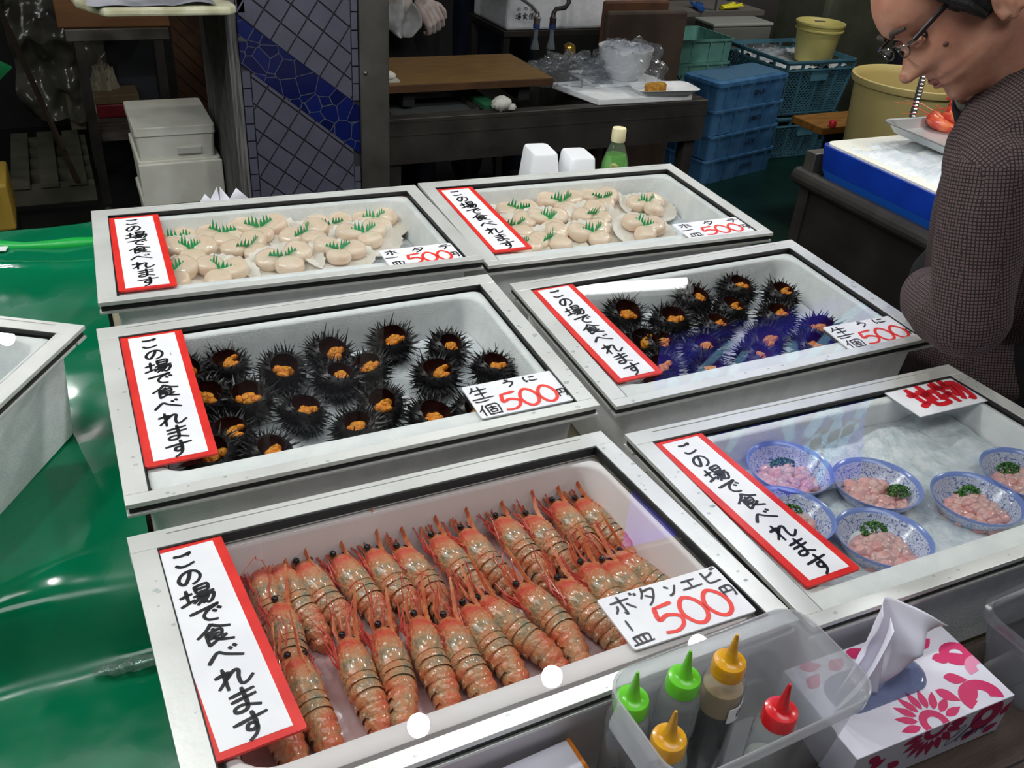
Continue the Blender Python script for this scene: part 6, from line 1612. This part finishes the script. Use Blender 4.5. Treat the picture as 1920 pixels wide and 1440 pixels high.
for sg in (1, -1):
    mb.tube([HL @ Vector(p) for p in ((.046, sg * .0705, .070), (.034, sg * .0770, .036), (.022, sg * .0785, .008), (.014, sg * .078, -.026))], [.016, .022, .020, .011], 10, 0, None, .4)
mb.build('hair', hairm, person, angle=80)
browm = pm('grey_black_brow', (66, 54, 48), .8); eyem = pm('eye_dark', (58, 44, 38), .15)
for sg in (-1, 1):
    mb = MB(); P, Q = curve([(.1000, sg * .016, .0350), (.1000, sg * .030, .0415), (.089, sg * .050, .0370)], [.0030, .0044, .0022], 5); mb.tube([HL @ Vector(p) for p in P], Q, 8); mb.build('eyebrow', browm, person)
    mb = MB(); mb.ell((.0735, sg * .032, .0085), (.0105, .0115, .0075), 16, 10, 0, HL); mb.build('eye', eyem, person)
    mb = MB(); P, Q = curve([(.082, sg * .018, .0085), (.0885, sg * .031, .0135), (.080, sg * .046, .0085)], [.0032, .0048, .0032], 5); mb.tube([HL @ Vector(p) for p in P], Q, 8); mb.build('upper_eyelid', skin, person)
    mb = MB(); P, Q = curve([(.081, sg * .018, .0065), (.0868, sg * .031, .0035), (.079, sg * .046, .0065)], [.0025, .0035, .0025], 5); mb.tube([HL @ Vector(p) for p in P], Q, 8); mb.build('lower_eyelid', skin, person)
mb = MB(); mb.ell((.066, .0530, -.020), (.0042, .0052, .0038), 10, 6, 0, HL)
mb.build('mole', pm('brown_mole', (92, 58, 48), .6), person)
mb = MB()
for k, (z, a0) in enumerate(((.058, .0), (.072, .0), (.084, 0))):
    pass
lipm = pm('lip', (172, 112, 98), .45)
mb = MB()
P, Q = curve([(.080, -.026, -.062), (.0965, -.010, -.0567), (.0985, 0, -.058), (.0965, .010, -.0567), (.080, .026, -.062)], [.0015, .0034, .0036, .0034, .0015]); mb.tube([HL @ Vector(p) for p in P], Q, 8)
P, Q = curve([(.080, -.025, -.063), (.095, -.010, -.067), (.0965, 0, -.0675), (.095, .010, -.067), (.080, .025, -.063)], [.0015, .0036, .004, .0036, .0015]); mb.tube([HL @ Vector(p) for p in P], Q, 8)
mb.build('lips', lipm, person)
# glasses
gm = pm('glasses_metal', (120, 116, 112), .22, .9); gd = pm('glasses_temple', (34, 20, 22), .3)
g = MB().add([], []); 
gl_e = bpy.data.objects.new('glasses', None)
mb = MB()
for sg in (-1, 1):
    for ring_r in (1,):
        pts = [(.111 - .006 * math.cos(2 * PI * j / 28) ** 2, sg * .035 + .025 * math.cos(2 * PI * j / 28), +.016 + .0115 * math.sin(2 * PI * j / 28)) for j in range(28)]
        rg_ = []
        mb.loft([[tuple(HL @ (Vector(p) + Vector((.0012 * math.cos(2 * PI * q / 6), 0, 0)) + Vector((0, (p[1] - sg * .035) / .025, (p[2] - .016) / .0115)).normalized() * .0012 * math.sin(2 * PI * q / 6))) for q in range(6)] for p in pts], loop=True)
    mb.tube([HL @ Vector(p) for p in ((.106, sg * .060, .020), (.104, sg * .068, .021), (.096, sg * .073, .021))], [.002, .0024, .002], 8)
mb.tube([HL @ Vector(p) for p in ((.110, -.010, .020), (.115, 0, .023), (.110, .010, .020))], [.0014] * 3, 6)
fr_ = mb.build('glasses_frame', gm, person)
for sg in (-1, 1):
    mb = MB(); mb.tube([HL @ Vector(p) for p in ((.098, sg * .0735, .021), (.050, sg * .0785, .024), (.0, sg * .0830, .024), (-.045, sg * .083, .026), (-.062, sg * .082, .006))], [.0032, .0038, .0038, .0030, .002], 8, 0, None, 1)
    mb.build('temple_arm', gd, fr_)
for sg in (-1, 1):
    mb = MB(); mb.add([HL @ Vector((.110 - .006 * math.cos(2 * PI * j / 28) ** 2, sg * .035 + .0245 * math.cos(2 * PI * j / 28), +.016 + .0110 * math.sin(2 * PI * j / 28))) for j in range(28)], [tuple(range(28))])
    mb.build('lens', thin('lens_glass', (240, 242, 245), 0, 0, 1.5), fr_, False)

# ---- workers behind the sink (only their middles show below the top of the photo)
def worker(name, label, loc, rz, apron, hands):
    t = thing('person', label, 'person', T(*loc) @ RZ(rz)); Mi = (T(*loc) @ RZ(rz)).inverted()
    mb = MB()
    head_mb(mb, T(.02, 0, 1.56)); 
    for sg in (1, -1): ear_mb(mb, T(.02, 0, 1.56), -.012, sg)
    capsule(mb, [(0, 0, 1.36), (.01, 0, 1.47)], [.058, .054], 16)
    P, Q = curve([(0, 0, 1.32), (.01, 0, 1.15), (.01, 0, 1.0), (0, 0, .90)], [.105, .118, .12, .125]); capsule(mb, P, Q, 20)
    capsule(mb, [(0, -.17, 1.36), (0, .17, 1.36)], [.055, .055], 14)
    sl = MB(); gv = MB()
    for sg, h_ in ((1, hands[0]), (-1, hands[1])):
        w_ = Mi @ Vector(h_); sh = Vector((0, sg * .18, 1.35)); el = Vector((.02, sg * .27, 1.10)); 
        capsule(mb, [sh, sh.lerp(el, .5), el], [.048, .042, .034], 14); capsule(mb, [el, el.lerp(w_, .4), w_], [.034, .033, .025], 14)
        capsule(sl, [sh, sh.lerp(el, .5), el], [.066, .058, .050], 14); capsule(sl, [el, el.lerp(w_, .55)], [.050, .044], 14)
        hand(mb, w_, (.30, sg * .45, -.75), (.8, 0, .4), 1.5, .92, thumb=sg)
        hand(gv, w_, (.30, sg * .45, -.75), (.8, 0, .4), 1.5, 1.06, thumb=sg); capsule(gv, [w_ + (el - w_) * .12, w_], [.030, .028], 12)
    for sg in (-1, 1):
        capsule(mb, [(0, sg * .09, .88), (0, sg * .10, .68), (0, sg * .105, .48)], [.085, .07, .055], 14); capsule(mb, [(0, sg * .105, .48), (-.01, sg * .11, .3), (-.02, sg * .11, .09)], [.055, .055, .038], 14); capsule(mb, [(-.04, sg * .11, .038), (.12, sg * .12, .034)], [.036, .03], 10)
    remeshed(mb, 'body', .008, skin, t, 2)
    cl = MB(); P, Q = curve([(0, 0, 1.33), (.01, 0, 1.15), (.01, 0, 1.0), (0, 0, .86)], [.125, .142, .145, .150]); capsule(cl, P, Q, 20); capsule(cl, [(0, -.16, 1.36), (0, .16, 1.36)], [.07, .07], 14)
    cl.v += []; off = len(cl.v); cl.f += [tuple(i + off for i in f) for f in sl.f]; cl.mi += sl.mi; cl.v += sl.v
    remeshed(cl, 'shirt', .012, apron[0], t, 4, lambda c: .006 * mnoise.noise(c * 9))
    tr_ = MB()
    for sg in (-1, 1): P, Q = curve([(0, sg * .095, .90), (0, sg * .11, .5), (-.01, sg * .115, .10)], [.115, .092, .08]); capsule(tr_, P, Q, 16)
    remeshed(tr_, 'trousers', .014, apron[1], t, 3, lambda c: .008 * mnoise.noise(c * 8))
    bt = MB()
    for sg in (-1, 1): capsule(bt, [(-.05, sg * .115, .046), (.05, sg * .12, .046), (.13, sg * .125, .040)], [.046, .046, .038], 12)
    remeshed(bt, 'boots', .010, blackmat, t, 2)
    ap = MB()
    def apf(u, v):
        a_ = -1.05 + 2.1 * u; z = .52 + .66 * v; r_ = .165 + .012 * mnoise.noise(Vector((a_ * 3, z * 5, 1))) + .02 * (1 - v)
        return (.005 + r_ * math.cos(a_), r_ * 1.1 * math.sin(a_), z)
    ap.grid(apf, 30, 30); ap.build('apron', apron[2], t, True, 0, 0, .002, 80)
    hr = MB(); hr.ell((-.008, 0, 1.615), (.108, .084, .090), 24, 12); hr.build('hair', hairm, t)
    gl = remeshed(gv, 'gloves', .0040, apron[3], t, 2); gl['label'] = 'white knitted work gloves'
    return t
glove_m = pm('white_work_glove', (206, 192, 184), .85, 0, (186, 166, 158), 30, bump=.3, bscale=300)
hL, hR = ony(790, 0, 2.30), ony(765, -40, 2.30)
worker('person', 'person in dark clothes and white gloves standing behind the cutting board', (.93, 2.58, 0), -PI / 2, (pm('black_shirt', (22, 22, 26), .9), navy, pm('black_apron', (16, 16, 20), .6), glove_m), (tuple(hL), tuple(hR)))
dkblue = pm('dark_blue_apron', (32, 40, 62), .55, 0, (24, 30, 50), 6, bump=.3, bscale=12)
worker('person', 'person in dark blue waterproofs standing behind the sink, left of the taps', (1.60, 3.05, 0), -PI / 2, (dkblue, dkblue, dkblue, glove_m), ((1.86, 2.95, 1.10), (1.30, 2.95, 1.12)))
# white cloth hanging from the gloved hand
a, c = ony(752, -14, 2.262), ony(757, 66, 2.262)
def clothf(u, v):
    w_ = .010 + .058 * math.sin(min(1, v * 1.25) * PI * .62); x = a.x + (c.x - a.x) * v + (u - .5) * 2 * w_ * (1.0 if v < .8 else 1 - (v - .8) * 2.6)
    return (x, 2.262 + .016 * math.sin(u * 9 + v * 3) + .010 * mnoise.noise(Vector((u * 4, v * 5, 2))), a.z + (c.z - a.z) * v - .012 * math.sin(u * PI) * v)
o = MB().grid(clothf, 24, 30).build('white_cloth', pm('wet_white_cloth', (196, 196, 192), .8, 0, (168, 170, 168), 18), None, True, 0, 0, .004, 80); tag(o, 'white cloth hanging from the gloved hand behind the cutting board', 'cloth')
# person in navy behind the big bucket, mostly hidden by the customer
worker('person', 'person in a navy jacket behind the cream bucket, hidden by the leaning customer', (4.02, 2.62, 0), PI, (navy, pm('dark_trousers', (20, 20, 24), .9), navy, glove_m), ((3.82, 2.50, .96), (3.88, 2.85, .98)))

# ------------------------------------------------------------------ lamps over the stall (seen in the photo as reflections in the glass)
bulb_on = {}
for i, (p, L) in enumerate(LAMPS):
    if L not in bulb_on: bulb_on[L] = lamp_mat('lit_bulb', L, (.97, .99, 1.0))
    lab = 'round hanging bulb mirrored in the front glass lids, ' + (('leftmost' if i == 0 else 'rightmost' if i == 5 else ORD[i] + ' from left') + ' of the row') if i < 6 else 'single hanging bulb over the left rack, mirrored in the lid on the green sheet'
    t = thing('hanging_bulb', lab, 'lamp', T(*p), 'hanging bulbs over the stall')
    mb = MB(); mb.ell((0, 0, 0), (.030, .030, .030), 20, 12); mb.build('glass_bulb', bulb_on[L], t)
    MB().lathe([(.012, .026), (.016, .030), (.016, .065), (.010, .075), (.004, .078)], 16).build('socket', blackmat, t)
    MB().tube([(0, 0, .076), (0, 0, 3.199 - p[2])], .003, 6).build('cord', blackmat, t)
t = thing('tube_lamp', 'fluorescent tube lamp over the sink, mirrored as a white streak in the right urchin lid', 'lamp', T(1.757, 2.05, 2.2) @ RZ(-.24))
MB().tube([(-.37, 0, 0), (.37, 0, 0)], .016, 14).build('tube', lamp_mat('lit_tube', TUBE_L, (.97, 1.0, 1.0)), t)
MB().box(-.40, .40, -.03, .03, .022, .05).build('fixture', pm('white_fixture', (220, 220, 218), .5), t, False)
for x in (-.36, .36): MB().tube([(x, 0, .05), (x, 0, .9985)], .003, 6).build('chain', blackmat, t)
# blue banner hanging over the right side, mirrored in the right-hand lids
t = thing('stall_banner', 'blue cloth banner with pale blue characters, mirrored in the right glass lids', 'banner', T(1.70, .80, 1.578))
ban = pm('blue_banner_cloth', (28, 30, 196), .8)
def banf(u, v): return ((u - .5) * 1.10, .012 * math.sin(u * 14) * (1 - v), v * .47)
MB().grid(banf, 60, 8).build('cloth', ban, t, True, 0, 0, .002, 80)
mb = MB(); M = T(0, -.016, 0) @ RX(PI / 2)
GL['noren'] = [[(x, 100 - y) for x, y in st] for st in ([(4, 26), (12, 46)], [(28, 44), (48, 18), (74, 2)], [(50, 26), (62, 36)], [(92, 18), (78, 40)], [(30, 56), (84, 48)], [(58, 40), (56, 70), (50, 98)], [(38, 48), (42, 74)], [(74, 44), (66, 74)])]
write(mb, 'noren', .15, .24, .42, .42, .050, 0, M)
write(mb, 'noren', -.36, .24, .30, .36, .040, 0, M)
mb.build('characters', pm('pale_blue_print', (130, 190, 240), .8), t, False)
MB().tube([(-.62, 0, .48), (.62, 0, .48)], .012, 10).build('rod', steel, t)
for x in (-.6, .6): MB().tube([(x, 0, .49), (x, 0, 1.621)], .003, 6).build('hanger', blackmat, t)
